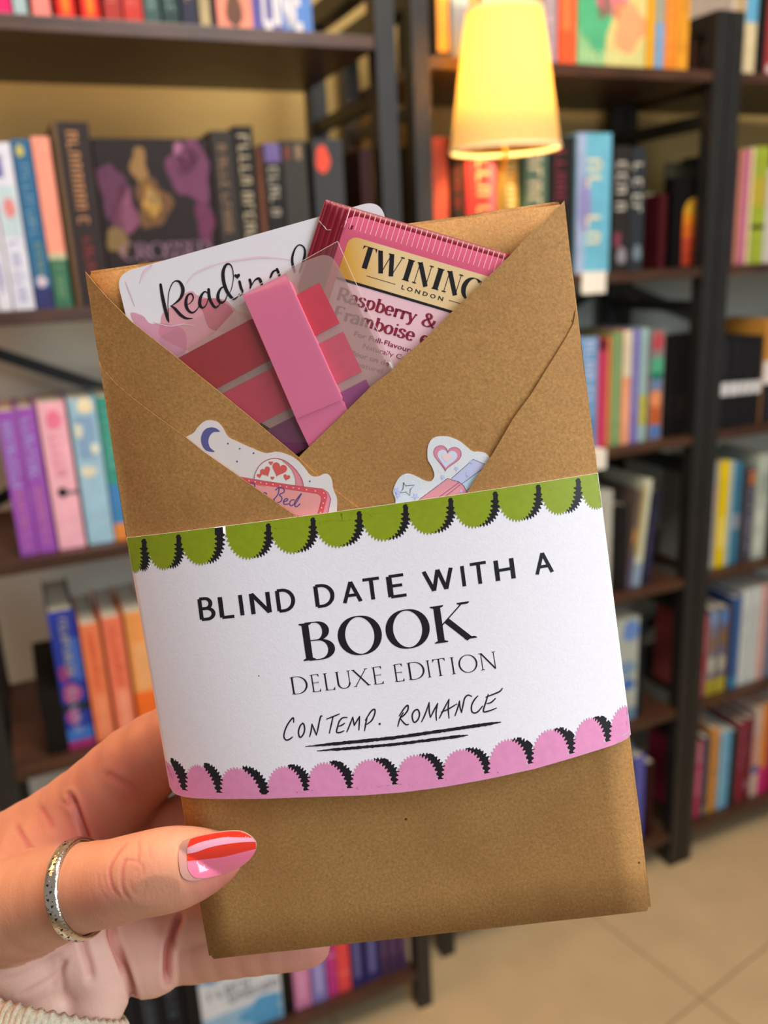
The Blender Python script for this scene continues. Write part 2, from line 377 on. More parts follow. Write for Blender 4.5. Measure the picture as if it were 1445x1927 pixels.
for (x0, x1, yt, c, lab, parts, kw) in [
  (238, 275, .215, '#20262e', 'near-black book at the left, its spine plain', [], {}),
  (278, 318, .215, '#262d36', 'near-black book with dim grey title, second of dark row', [('t', .25, .75, .4, .95, '#58606a')], {}),
  (321, 357, .215, '#20262f', 'near-black book with dim blue-grey title, third of dark row', [('t', .25, .75, .4, .95, '#586676')], {}),
  (361, 386, .215, '#1c1c20', 'plain black book left of the face-out blue one', [], {}),
  (537, 555, .2, '#15120f', 'thin black book right of the face-out blue one', [], {}),
  (557, 588, .2, '#d486b4', 'orchid pink book', [('r', .25, .7, .1, .9, '#dc9cc4')], {}),
  (590, 617, .2, '#8c84cc', 'lavender book with a pale stripe', [('r', .3, .7, .1, .9, '#b0a8e4')], {}),
  (619, 637, .2, '#c43c8c', 'magenta book with fine cross bands', [('r', 0, 1, .45, .48, '#e080b8'), ('r', 0, 1, .7, .73, '#e080b8')], {}),
  (638, 662, .2, '#ec5050', 'coral red book between the magenta and the navy books', [('r', 0, 1, .2, .22, '#f08078'), ('r', 0, 1, .6, .62, '#f08078')], {}),
  (664, 686, .2, '#34306c', 'navy book with a green head, left of two alike', [('r', 0, 1, .62, 1, '#1c7a6c'), ('r', .3, .7, .1, .55, '#6c6ca4')], {}),
  (689, 716, .2, '#34306c', 'navy book with a green head, right of two alike', [('r', 0, 1, .62, 1, '#1c7a6c'), ('r', .3, .7, .1, .55, '#6c6ca4')], {}),
  (718, 732, .2, '#4a3458', 'thin plum book, leftmost of three alike', [('r', .3, .7, .2, .8, '#6c5070')], {}),
  (734, 749, .2, '#4a3458', 'thin plum book, middle of three alike', [('r', .3, .7, .2, .8, '#6c5070')], {}),
  (751, 767, .2, '#4a3458', 'thin plum book, right of three alike and beside the post', [('r', .3, .7, .2, .8, '#6c5070')], {}),
]:
    book(A, 5, x0, x1, yt, c, lab + tA5, gA5, parts, **kw)
book(A, 5, 388, 535, .20, '#9cc8e8', 'face-out sky blue paperback with scrawled lettering, bottom shelf of left bookcase', gA5,
  [('r', 0, 1, .28, .66, '#dce4ec'), ('o', -.0, .42, .62, .98, '#3c94d0'), ('o', .5, 1, .0, .32, '#5ca8dc'), ('h', .1, .62, .47, .56, '#4c5878'), ('h', .35, .95, .36, .45, '#4c5878'), ('o', .35, 1, .75, .98, '#cfe0ee')], faceout=True, thick=.02)
# low dark box on the fourth shelf
def plain_box(name, cat, D, shelf, x0, x1, h, dp, c, label, setback=0.0, group=None, lid=True):
    z0 = SH[shelf] + .0005; Ds = D + setback; u0, u1 = u_at(x0, z0, Ds), u_at(x1, z0, Ds)
    root = empty(name, Matrix.Translation(W(u0, Ds, z0)) @ Matrix.Rotation(YAW, 4, 'Z')); tag(root, label, cat, group)
    mb = MB(); mb.box((0, 0, 0), (u1 - u0, dp, h * .72)); mb.build('box_body', col(c, .6), root, bevel=.0015)
    mb = MB(); mb.box((-.001, -.001, h * .72), (u1 - u0 + .001, dp + .001, h)); mb.build('box_lid', col(c, .6), root, bevel=.0015)
    return root
plain_box('storage_box', 'box', A, 3, 92, 131, .10, .2, '#17110f', 'low black box left of the dark blue book, fourth shelf of left bookcase')
# ---------------- middle bookcase
gB = 'books in the middle bookcase'
def row(D, shelf, name, group, rows):
    for (x0, x1, yt, c, lab, parts, *kw) in rows:
        book(D, shelf, x0, x1, yt, c, lab + ', ' + on(shelf, name), group, parts, **(kw[0] if kw else {}))
row(B, 0, 'middle', gB + ', top shelf', [
  (822, 848, H0, '#3a3a30', 'dark book, green title, orange fruit at its foot', [('t', .15, .8, .55, .95, '#7cbc84'), ('r', .08, .92, .05, .44, '#e8a440')]),
  (851, 884, H0, '#84909c', 'grey book with a pink title above the lamp shade', [('t', .15, .85, .4, .9, '#e07c84')]),
  (886, 902, H0, '#c8703c', 'orange book partly behind the lamp shade', []),
  (904, 934, H0, '#3a342c', 'dark book with a cream oval just above the lamp shade', [('o', .1, .9, .38, .62, '#c8bc8c')]),
  (938, 968, H0, '#8c7450', 'tan book just above the lamp shade', [('r', .2, .8, .4, .8, '#b09868')]),
  (972, 998, H0, '#2e2824', 'black book just above the lamp shade', [('t', .2, .8, .4, .9, '#605848')]),
  (1001, 1018, H0, '#e8903c', 'narrow orange book right behind the lamp shade', []),
  (1021, 1048, H0, '#a094a0', 'lilac grey book right of the lamp shade', [('t', .2, .8, .3, .9, '#c0b4bc')]),
  (1052, 1083, H0, '#ec5c34', 'flame orange book left of the face-out floral book', [('r', .15, .7, .25, .8, '#f47844')]),
  (1216, 1229, .18, '#e8a820', 'thin golden yellow book right of the face-out floral book', []),
  (1231, 1247, .18, '#9ca494', 'thin grey-blue book with a blue foot', [('r', 0, 1, 0, .42, '#7ca4cc')]),
  (1249, 1270, .19, '#e88830', 'orange book with golden lettering, left of two', [('t', .2, .8, .1, .9, '#f4b050')]),
  (1272, 1293, .19, '#e8a030', 'yellow orange book with dotted lettering, right of two', [('t', .3, .7, .1, .9, '#a87434')]),
  (1298, 1322, .062, '#40241c', 'short brown book low beside the post', [], {'setback': .03}),
])
book(B, 0, 1086, 1213, .21, '#8cc08c', 'face-out floral book in green, pink and yellow, top shelf of middle bookcase', gB + ', top shelf',
  [('r', .4, 1, 0, 1, '#d8cc84'), ('o', -.0, .5, .12, .62, '#54b080'), ('o', .25, .62, .34, .78, '#f07c90'), ('o', .48, .82, .5, .85, '#f090a0'), ('o', .5, .98, .12, .5, '#eca474'), ('o', .1, .4, .72, .98, '#9cb070'), ('o', .45, .75, .82, .99, '#f4a070'), ('h', .08, .92, .05, .12, '#c8dca0')], faceout=True, thick=.03)
row(B, 1, 'middle', gB + ', second shelf', [
  (818, 848, 258, '#b8503c', 'brick red book at the left end', [('r', 0, .1, 0, 1, '#8c3a2c')], {'side': '#3a1210', 'depth': .2}),
  (855, 879, 258, '#2e2a26', 'black book, dull red title, left of lamp stem', [('t', .1, .8, .5, .9, '#8c3428')]),
  (881, 936, 258, '#c8383c', 'wide red book, big cream title, left of lamp stem', [('t', .35, .85, .35, .86, '#f0c090'), ('r', .72, .98, .1, .95, '#c06478')]),
  (944, 975, 258, '#b89848', 'mustard and blue book, right of lamp stem', [('t', .2, .9, .35, .9, '#e8dcac'), ('r', .2, 1, 0, .35, '#6c9cc8')]),
  (977, 986, 262, '#3c5438', 'thin bottle green book', []),
  (988, 1029, 258, '#5c7868', 'green and blue book with a cream title', [('t', .15, .85, .35, .9, '#ecd8b0'), ('r', .1, .9, 0, .3, '#7c9cc8')]),
  (1032, 1078, 256, '#2c2826', 'black book with a wine red title', [('t', .25, .7, .5, .9, '#8c3448')]),
  (1082, 1145, 250, '#6cb4d0', 'thick sky blue book with a cream title', [('r', 0, .25, 0, 1, '#9cacd0'), ('o', .05, .45, .3, .7, '#8c8cc0'), ('t', .3, .8, .15, .42, '#ecdcac'), ('t', .3, .8, .5, .82, '#ecdcb0')], {'depth': .17}),
  (1151, 1180, 275, '#34302e', 'black book, white title, left of two', [('t', .15, .9, .45, .88, '#c8c4b8'), ('o', .3, .9, .06, .2, '#8c8890'), ('r', .1, .5, .2, .32, '#7c3c50')]),
  (1182, 1208, 278, '#363c44', 'dark slate book, white title, right of two', [('t', .15, .9, .45, .88, '#d0ccc0'), ('o', .3, .9, .08, .22, '#70808c')]),
  (1237, 1250, .135, '#54141c', 'thin dark red book left of the sunset arch', [], {'setback': .02}),
])
row(B, 2, 'middle', gB + ', third shelf', [
  (1086, 1121, 636, '#6c9ccc', 'blue and white book beside the parcel', [('t', .3, .9, .4, .98, '#c8c8e8'), ('r', .2, .9, 0, .3, '#4c88c0')]),
  (1122, 1139, 638, '#c03c60', 'crimson book with a dark red head', [('r', 0, 1, .9, 1, '#6c1c2c')]),
  (1140, 1146, 634, '#e08c48', 'very thin orange book', []),
  (1148, 1165, 626, '#7c9c68', 'sage green book', [('r', .3, .6, .05, .9, '#88a874')]),
  (1167, 1183, 622, '#e8a078', 'peach book with a cream head', [('r', 0, 1, .6, 1, '#dcd0b4'), ('r', .2, .8, .15, .5, '#f0a888')]),
  (1184, 1199, 620, '#7c74b8', 'violet blue book with pale lettering', [('t', .1, .6, .3, .95, '#a8b0e4')]),
  (1200, 1213, 618, '#9cbcbc', 'pale aqua book with a yellow foot', [('r', 0, 1, .15, .42, '#bcb84c')]),
  (1218, 1243, 622, '#8c7c7c', 'picture spine book with red, green and orange blocks', [('o', .1, .9, .82, .99, '#b84854'), ('r', .05, .95, .62, .76, '#50a884'), ('r', .05, .95, .56, .62, '#1c7468'), ('o', .1, .9, .46, .56, '#6484b0'), ('o', .1, .9, .3, .46, '#e8905c'), ('r', .1, .9, .14, .34, '#bc5c28'), ('o', .1, .9, .01, .14, '#4c78b8')]),
  (1247, 1268, 632, '#0e0c0c', 'black book, left of two near the post', [('t', .2, .8, .2, .4, '#3c2c28')]),
  (1269, 1287, 632, '#0e0c0c', 'black book, right of two near the post', [('t', .2, .8, .2, .4, '#3c2c28')]),
])
row(B, 3, 'middle', gB + ', fourth shelf', [
  (1120, 1148, 925, '#b8b8ac', 'pale stone coloured book beside the parcel band', [], {'depth': .2}),
  (1150, 1163, 950, '#1e1c1c', 'black book, left of two beside the pale book', [], {'depth': .2}),
  (1164, 1176, 950, '#242426', 'black book, right of two beside the pale book', [('t', .3, .7, .2, .8, '#3c3c40')], {'depth': .2}),
  (1178, 1187, 925, '#6c5c54', 'thin brown book with an orange emblem', [('o', .1, .9, .45, .62, '#b88048'), ('r', 0, 1, 0, .35, '#5c5474')], {'lean': .10}),
  (1189, 1204, 905, '#c8ccb4', 'cream white book leaning to the right', [('r', 0, .3, .3, .95, '#b89c3c'), ('r', 0, 1, 0, .22, '#8ca4bc')], {'lean': .10}),
  (1206, 1222, 925, '#2c2c44', 'navy book leaning to the right', [('t', .2, .8, .1, .8, '#50507c')], {'lean': .10}),
])
row(B, 4, 'middle', gB + ', fifth shelf', [
  (1150, 1196, 1165, '#b4bcb4', 'cream book with blue painted patches beside the parcel band', [('o', .35, 1, .78, .98, '#6c90d0'), ('o', .2, .9, .45, .6, '#7c9cb8'), ('o', .3, .9, .3, .42, '#4c78c0'), ('r', 0, 1, 0, .12, '#6c88a0')]),
  (1199, 1206, 1165, '#1c2a38', 'thin dark navy book beside the cream and blue one', []),
])
row(B, 5, 'middle', gB + ', bottom shelf', [
  (1150, 1180, 1400, '#7c7c84', 'grey book behind the parcel corner', []),
  (1187, 1208, 1424, '#5c5cb4', 'violet blue book beside the parcel edge', [('t', .2, .8, .2, .95, '#7c80c8')]),
  (1211, 1226, 1435, '#3c1014', 'dark maroon book left of the post', []),
])
# ---------------- right bookcase
gC = 'books in the right bookcase'
row(C, 0, 'right', gC + ', top shelf', [
  (1371, 1385, .17, '#d0c4bc', 'pale book just above the top of the post', [], {'setback': .03}),
  (1397, 1418, .21, '#d8c8a0', 'light blue book with a cream lower half', [('r', 0, 1, .42, 1, '#64acd4')]),
  (1420, 1436, .21, '#1c1a18', 'black book beside the light blue one', [('t', .3, .7, .3, .9, '#443c34')]),
  (1438, 1462, .21, '#a83c3c', 'dark red book at the right edge', [('o', .1, .6, .02, .1, '#d0c4c4'), ('r', 0, 1, .6, 1, '#38302c')]),
])
row(C, 1, 'right', gC + ', second shelf', [
  (1368, 1378, 282, '#4c3450', 'thin purple book beside the post', []),
  (1379, 1385, 282, '#c88460', 'very thin copper coloured book', []),
  (1386, 1400, 282, '#b86484', 'dusty rose book', [('r', .3, .6, .05, .95, '#cc7c98')]),
  (1401, 1407, 278, '#e0cc9c', 'very thin cream book', []),
  (1408, 1420, 276, '#9cac3c', 'lime green book with a yellow middle, left of two', [('r', 0, 1, .5, .75, '#c0a838'), ('r', 0, 1, .3, .34, '#2c3c20')]),
  (1421, 1432, 276, '#a4b434', 'lime green book with a yellow middle, right of two', [('r', 0, 1, .5, .75, '#b8a840'), ('r', 0, 1, .3, .34, '#2c3c20')]),
  (1434, 1460, 316, '#c8c4bc', 'white book at the right edge', []),
])
rC2 = []
for i, (a, b) in enumerate(((1347, 1367), (1369, 1384), (1386, 1397), (1399, 1411), (1413, 1426))):
    rC2.append((a, b, 632, '#232327', ('leftmost', 'second', 'third', 'fourth', 'last')[i] + ' of five black books with a white band', [('r', .0, 1, .36, .5, '#dcdce0'), ('t', .3, .7, .55, .92, '#4c4c54')]))
row(C, 2, 'right', gC + ', third shelf', rC2 + [
  (1429, 1455, 600, '#c88c3c', 'amber book at the right edge', [('r', 0, 1, .38, .6, '#e8e4e0'), ('r', 0, 1, 0, .38, '#2c2c34')]),
])
row(C, 3, 'right', gC + ', fourth shelf', [
  (1323, 1341, 872, '#a8a8a8', 'light grey book beside the post', [('r', .1, .9, .55, .8, '#b8a4a4'), ('o', .2, .8, .01, .08, '#d0d0cc')]),
  (1343, 1362, 868, '#e8c814', 'bright yellow book with a cream lower panel', [('r', .3, .8, .18, .48, '#f0dc70')]),
  (1363, 1370, 868, '#a8c4cc', 'thin pale blue book beside the bright yellow one', []),
  (1371, 1385, 870, '#3c7898', 'steel blue book', [('r', 0, 1, .35, .5, '#8c98a8')]),
  (1386, 1396, 876, '#44464c', 'dark grey book', []),
  (1397, 1411, 880, '#4c4c5c', 'slate book with an orange head and lavender lettering', [('r', .1, .9, .82, .97, '#b8703c'), ('t', .1, .8, .15, .78, '#9c98ac')]),
  (1413, 1437, 856, '#b0bcb0', 'pale marbled grey-green book', [('o', .1, .7, .3, .5, '#ccd4c8'), ('o', .3, .9, .6, .85, '#94a498'), ('o', .1, .8, .05, .25, '#c8d0c4')]),
  (1439, 1462, 870, '#1c1c1c', 'black book at the right edge', []),
])
row(C, 4, 'right', gC + ', fifth shelf', [
  (1308, 1324, 1160, '#c86064', 'salmon red book beside the post', [('r', 0, 1, .3, .55, '#c84048')]),
  (1326, 1343, 1146, '#7c7884', 'patterned blue and brown book with gold foot, left of two', [('r', 0, 1, 0, .18, '#b0a030'), ('o', .1, .9, .8, .98, '#7c9ccc'), ('o', .2, .8, .5, .7, '#8c6838'), ('o', .1, .9, .25, .45, '#bcb8a8')]),
  (1345, 1362, 1142, '#6c6874', 'patterned blue and brown book with gold foot, right of two', [('r', 0, 1, 0, .18, '#b4a834'), ('o', .1, .9, .8, .98, '#5c88c4'), ('o', .2, .8, .55, .75, '#8c6430'), ('o', .1, .9, .25, .45, '#b4b0a0')]),
  (1363, 1369, 1142, '#503c48', 'thin plum book in front of the royal blue one', []),
  (1370, 1384, 1125, '#345c98', 'royal blue book', [('r', 0, 1, 0, .12, '#3c88b0')]),
  (1386, 1403, 1110, '#ccd4d4', 'white book, left of two wide ones', [('t', .3, .6, .2, .8, '#bcc4c4')]),
  (1405, 1420, 1105, '#ccd4d4', 'white book, right of two wide ones', [('t', .3, .6, .2, .8, '#bcc4c4')]),
  (1421, 1433, 1102, '#d8a8a0', 'rose pink book', []),
  (1434, 1458, 1100, '#6c7890', 'grey-blue book at the right edge', []),
])
row(C, 5, 'right', gC + ', bottom shelf', [
  (1290, 1314, 1400, '#c03c60', 'crimson and pink book beside the post', [('r', .35, .95, .72, .98, '#c8788c'), ('r', .35, .95, .3, .65, '#cc6480'), ('r', 0, .2, .2, .9, '#a01c34')]),
  (1316, 1328, 1388, '#54505c', 'dark grey book between crimson and orange ones', [('o', .2, 1, .02, .1, '#8c8c70')]),
  (1330, 1344, 1372, '#d09040', 'tan orange book', [('r', 0, 1, .48, .5, '#a87030')]),
  (1347, 1367, 1378, '#6cacd0', 'light blue book with ridged bands', [('r', 0, .3, 0, 1, '#9cc4d8')]),
  (1368, 1379, 1374, '#283840', 'dark slate book right of the light blue one', []),
  (1381, 1393, 1360, '#8c2c3c', 'wine red book, left of two', [('t', .2, .8, .45, .95, '#b06c80')]),
  (1395, 1408, 1352, '#742434', 'wine red book with a round mark, right of two', [('t', .2, .8, .4, .95, '#9c6474'), ('o', .2, .9, .12, .25, '#a06c80')]),
  (1410, 1422, 1332, '#d0b8ac', 'cream and peach book with a blue band', [('r', 0, 1, .26, .36, '#5c6ca0'), ('r', 0, .5, .36, .7, '#dc9488')]),
  (1423, 1436, 1326, '#e08c3c', 'orange book with a magenta foot', [('r', 0, 1, 0, .3, '#d02c7c')]),
  (1438, 1462, 1320, '#a81c50', 'raspberry red book at the right edge', []),
])
# white shelf tags hanging on the front edges of the boards
for (px, shelf, D, lab) in ((1116, 1, B, 'white shelf tag under the thick sky blue book in the middle bookcase'), (1127, 2, B, 'small white shelf tag under the crimson book in the middle bookcase')):
    u = u_at(px, SH[shelf], D - .025); wdt = .052 if shelf == 1 else .03
    mb = MB(); mb.box((u - wdt / 2, D - .0285, SH[shelf] - .034), (u + wdt / 2, D - .0265, SH[shelf] + .004), 0, W)
    mb.box((u - wdt / 2, D - .0265, SH[shelf] + .0005), (u + wdt / 2, D - .006, SH[shelf] + .0022), 0, W)
    tag(mb.build('shelf_tag', mat('white_card_stock', '#e4ded2', .6, .03, 50)), lab, 'label')
# black display case with a glowing sunset arch, leaning grey panel, small pale cup behind (second shelf, middle bookcase)
z0 = SH[1] + .0005
u0, u1 = u_at(1262, z0, B + .02), u_at(1335, z0, B + .02)
root = empty('arch_cover_book', Matrix.Translation(W(u0, B + .02, z0)) @ Matrix.Rotation(YAW, 4, 'Z'))
tag(root, 'face-out black book with a sunset coloured arch, second shelf of middle bookcase', 'book')
wd = u1 - u0
mb = MB(); mb.box((0, 0, 0), (wd, .002, .165)); mb.box((0, .026, 0), (wd, .028, .165)); mb.box((0, .002, 0), (.002, .026, .165)); mb.build('cover', col('#0f0c0c'), root, bevel=.0004)
mb = MB(); mb.box((.002, .002, .003), (wd - .003, .026, .162)); mb.build('pages', paper_edge, root)
for i, (za, zb, c) in enumerate(((.004, .03, '#a83c24'), (.03, .055, '#b8442c'), (.055, .078, '#cc6424'), (.078, .098, '#d88020'))):
    mb = MB(); mb.box((.26 * wd, -.0004, za), (.86 * wd, .0002, zb)); mb.build('arch_band', col(c), root)
mb = MB(); n = 16; pts = [(.56 * wd + .3 * wd * math.cos(math.pi * k / n), .098 + .03 * math.sin(math.pi * k / n)) for k in range(n + 1)]
mb.add([(x, -.0004, zz) for x, zz in pts] + [(x, .0002, zz) for x, zz in pts], [list(range(n + 1))] + [[k, k + 1, n + 2 + k, n + 1 + k] for k in range(n)]); mb.build('arch_top', col('#c8982c'), root)
u0 = u_at(1250, z0, B + .1)
mb = MB(); mb.box((0, 0, 0), (.07, .012, .2)); o = mb.build('olive_board', mat('olive_card', '#3c3e30', .6, .08, 20), bevel=.001)
o.matrix_world = Matrix.Translation(W(u0, B + .1, z0)) @ Matrix.Rotation(YAW, 4, 'Z')
tag(o, 'large dark olive board behind the black book with the sunset arch', 'board')
u0 = u_at(1228, z0, B + .17)
mb = MB(); mb.lathe([(.0, 0), (.021, 0), (.024, .003), (.03, .15), (.028, .15), (.0225, .006), (0, .005)], 32)
o = mb.build('paper_cup', mat('pale_frosted_plastic', '#cfc7a8', .4), smooth=True); o.location = W(u0, B + .2, z0); tag(o, 'pale tall cup between the dark slate book and the dark olive board', 'cup')
# ================================================================== LAMP
# a small clamp lamp on the second shelf of the middle bookcase; fabric cone shade
LD = DB - .085
dS = ray(947, 150); tS = LD / (dS.dot(N)); PS = CO + dS * tS
dL = ray(950, 284); zB = (CO + dL * (LD / dL.dot(N))).z; dT = ray(962, 20); zT = (CO + dT * (LD / dT.dot(N))).z
scl = (PS - CO).dot(CF) / FPX
rB, rT = 106 * scl, 70 * scl
lc = Vector((PS.x, PS.y, 0)); pB = CO + dL * (LD / dL.dot(N)); lc = Vector((pB.x, pB.y, 0))
print('lamp', lc, zB, zT, rB, rT)
lamp = empty('clamp_lamp', loc=(lc.x, lc.y, zB)); tag(lamp, 'lit lamp with a pale yellow cone shade, in front of the middle bookcase', 'lamp')
shade_m = bpy.data.materials.new('lit_fabric_shade'); shade_m.use_nodes = True
nt = shade_m.node_tree; nt.nodes.clear()
out = nt.nodes.new('ShaderNodeOutputMaterial'); mx = nt.nodes.new('ShaderNodeMixShader'); df = nt.nodes.new('ShaderNodeBsdfDiffuse'); tr = nt.nodes.new('ShaderNodeBsdfTranslucent')
df.inputs[0].default_value = (.9, .72, .32, 1); tr.inputs[0].default_value = (1.0, .76, .28, 1); mx.inputs[0].default_value = .55
nt.links.new(df.outputs[0], mx.inputs[1]); nt.links.new(tr.outputs[0], mx.inputs[2]); nt.links.new(mx.outputs[0], out.inputs[0])
hS = zT - zB
mb = MB(); mb.lathe([(rB, 0), (rB - .0004, .0), (rT, hS), (rT - .0012, hS), (rB - .0012, 0), (rB, 0)], 64); mb.build('lamp_shade', shade_m, lamp, smooth=True)
brass = mat('polished_brass', '#c89a4c', .25, metal=1.0)
mb = MB(); mb.lathe([(rB + .0006, -.001), (rB + .0006, .004), (rB - .0018, .004), (rB - .0018, -.001), (rB + .0006, -.001)], 64)
mb.lathe([(rT + .0006, hS - .004), (rT + .0006, hS + .001), (rT - .0018, hS + .001), (rT - .0018, hS - .004), (rT + .0006, hS - .004)], 64); mb.build('shade_trim', mat('cream_shade_trim', '#e0cfa4', .8), lamp, smooth=True)
zc = SH[1] - .009 - zB
mb = MB(); mb.tube([(0, 0, zc), (0, 0, hS * .42)], .0028, 12); mb.build('stem', brass, lamp, smooth=True)
mb = MB()
for k in range(3):
    a = 2 * math.pi * k / 3 + .4; mb.tube([(0, 0, .02), ((rB - .004) * math.cos(a), (rB - .004) * math.sin(a), .006)], .001, 6)
mb.build('shade_spider', brass, lamp)
nl = N * (.085 - .045)
mb = MB(); mb.tube([(0, 0, zc), tuple(nl + Vector((0, 0, zc)))], .004, 10)
c0 = nl + Vector((0, 0, zc)); 
def LT(x, y, z): return Vector((0, 0, zc)) + E * x + N * y + Vector((0, 0, z))
mb.box((-.015, .042, .0095), (.015, .075, .014), 0, LT); mb.box((-.015, .042, -.024), (.015, .075, -.0195), 0, LT); mb.box((-.015, .040, -.024), (.015, .046, .014), 0, LT)
mb.build('shelf_clamp', brass, lamp)
hb = hS * .70
mb = MB(); mb.lathe([(0, hb + .03), (.012, hb + .027), (.02, hb + .014), (.022, hb), (.018, hb - .018), (.011, hb - .03), (.011, hb - .04)], 32)
mb.build('bulb', mat('glowing_bulb', '#fff0c8', .5, emit='#ffc874', estr=30), lamp, smooth=True)
mb = MB(); mb.lathe([(.011, hb - .04), (.013, hb - .04), (.013, hS * .4), (0, hS * .4)], 24); mb.build('socket', brass, lamp, smooth=True)
pl = bpy.data.lights.new('bulb_light', 'POINT'); pl.energy = 21.0; pl.color = (1.0, .72, .36); pl.shadow_soft_size = .03
po = bpy.data.objects.new('bulb_light', pl); COL.objects.link(po); po.location = (lc.x, lc.y, zB + hb)
# ================================================================== THE PARCEL: frame of its front face
PH = 0.205
_c4 = [(160, 510), (1062, 375), (393, 1810), (1228, 1718)]; _dd = [1.0, 0.973835, 1.085441, 1.059276]
_k = PH / 0.875188
P4 = [CO + ray(*c) * (_k * d) for c, d in zip(_c4, _dd)]
PV = (P4[0] - P4[2]).normalized(); PU = (P4[1] - P4[0]); PU = (PU - PV * PU.dot(PV)).normalized(); PN = PU.cross(PV)
PC = (P4[0] + P4[1] + P4[2] + P4[3]) / 4
PM = Matrix((PU, PV, PN)).transposed().to_4x4(); PM.translation = PC
HW = 0.0663; HH = PH / 2; TH = 0.020
def pl(px, py, z=0.0):                      # point of the photograph at height z (or z(u,v)) over the parcel's front, in parcel coordinates
    d = ray(px, py); zz = z if not callable(z) else 0.003
    for _ in range(1 if not callable(z) else 4):
        t = (PN * zz + PC - CO).dot(PN) / d.dot(PN); q = CO + d * t - PC
        u, v = q.dot(PU), q.dot(PV)
        if callable(z): zz = z(u, v)
    return (u, v, zz)
def cc(pts, ox, oy, s): return [(ox + x / s, oy + y / s) for x, y in pts]
def smooth_line(pts, n=8, closed=False):    # Catmull-Rom through tuples of any length
    P = list(pts); out = []; m = len(P)
    for i in range(m if closed else m - 1):
        g = lambda k: P[k % m] if closed else P[max(0, min(m - 1, k))]
        a, b, c, d = g(i - 1), g(i), g(i + 1), g(i + 2)
        for j in range(n):
            t = j / n
            out.append(tuple(.5 * (2 * y + (z - x) * t + (2 * x - 5 * y + 4 * z - w_) * t * t + (3 * y - x - 3 * z + w_) * t ** 3) for x, y, z, w_ in zip(a, b, c, d)))
    if not closed: out.append(tuple(P[-1]))
    return out
def sheet(name, poly, zf, m, parent, cell=30, th=0.0, smooth=True, conv=None):
    """a sheet cut to the outline poly and laid over the height field zf; th = its thickness"""
    polys = poly if isinstance(poly[0][0], (list, tuple)) else [poly]
    bm = bmesh.new()
    for pg in polys:
        cl = []
        for p in pg:
            if not cl or abs(p[0] - cl[-1][0]) + abs(p[1] - cl[-1][1]) > 1e-4: cl.append(p)
        bm.faces.new([bm.verts.new((p[0], p[1], 0)) for p in cl])
    bmesh.ops.triangulate(bm, faces=bm.faces)
    xs = [v.co.x for v in bm.verts]; ys = [v.co.y for v in bm.verts]
    if cell:
        for ax, (lo, hi) in enumerate(((min(xs), max(xs)), (min(ys), max(ys)))):
            k = math.floor(lo / cell) + 1
            while k * cell < hi:
                co = [0, 0, 0]; no = [0, 0, 0]; co[ax] = k * cell; no[ax] = 1
                bmesh.ops.bisect_plane(bm, geom=bm.verts[:] + bm.edges[:] + bm.faces[:], plane_co=co, plane_no=no, dist=1e-5); k += 1
    bmesh.ops.remove_doubles(bm, verts=bm.verts, dist=1e-4)
    cv = conv or (lambda x, y: pl(x, y, zf))
    for v in bm.verts: v.co = cv(v.co.x, v.co.y)
    bm.normal_update()
    for f in bm.faces:
        if f.normal.z < 0: f.normal_flip()
    if th:
        top = list(bm.faces); bedges = [e for e in bm.edges if e.is_boundary]
        low = {v: bm.verts.new((v.co.x, v.co.y, v.co.z - th)) for v in list(bm.verts)}
        for f in top: bm.faces.new([low[v] for v in reversed(f.verts)]).smooth = True
        for e in bedges: bm.faces.new([e.verts[0], e.verts[1], low[e.verts[1]], low[e.verts[0]]])
        bmesh.ops.recalc_face_normals(bm, faces=bm.faces)
    me = bpy.data.meshes.new(name); bm.to_mesh(me); bm.free(); me.materials.append(m)
    if smooth: me.shade_smooth()
    o = bpy.data.objects.new(name, me); COL.objects.link(o); o.parent = parent
    if th and smooth:
        me.set_sharp_from_angle(angle=0.7)
    return o
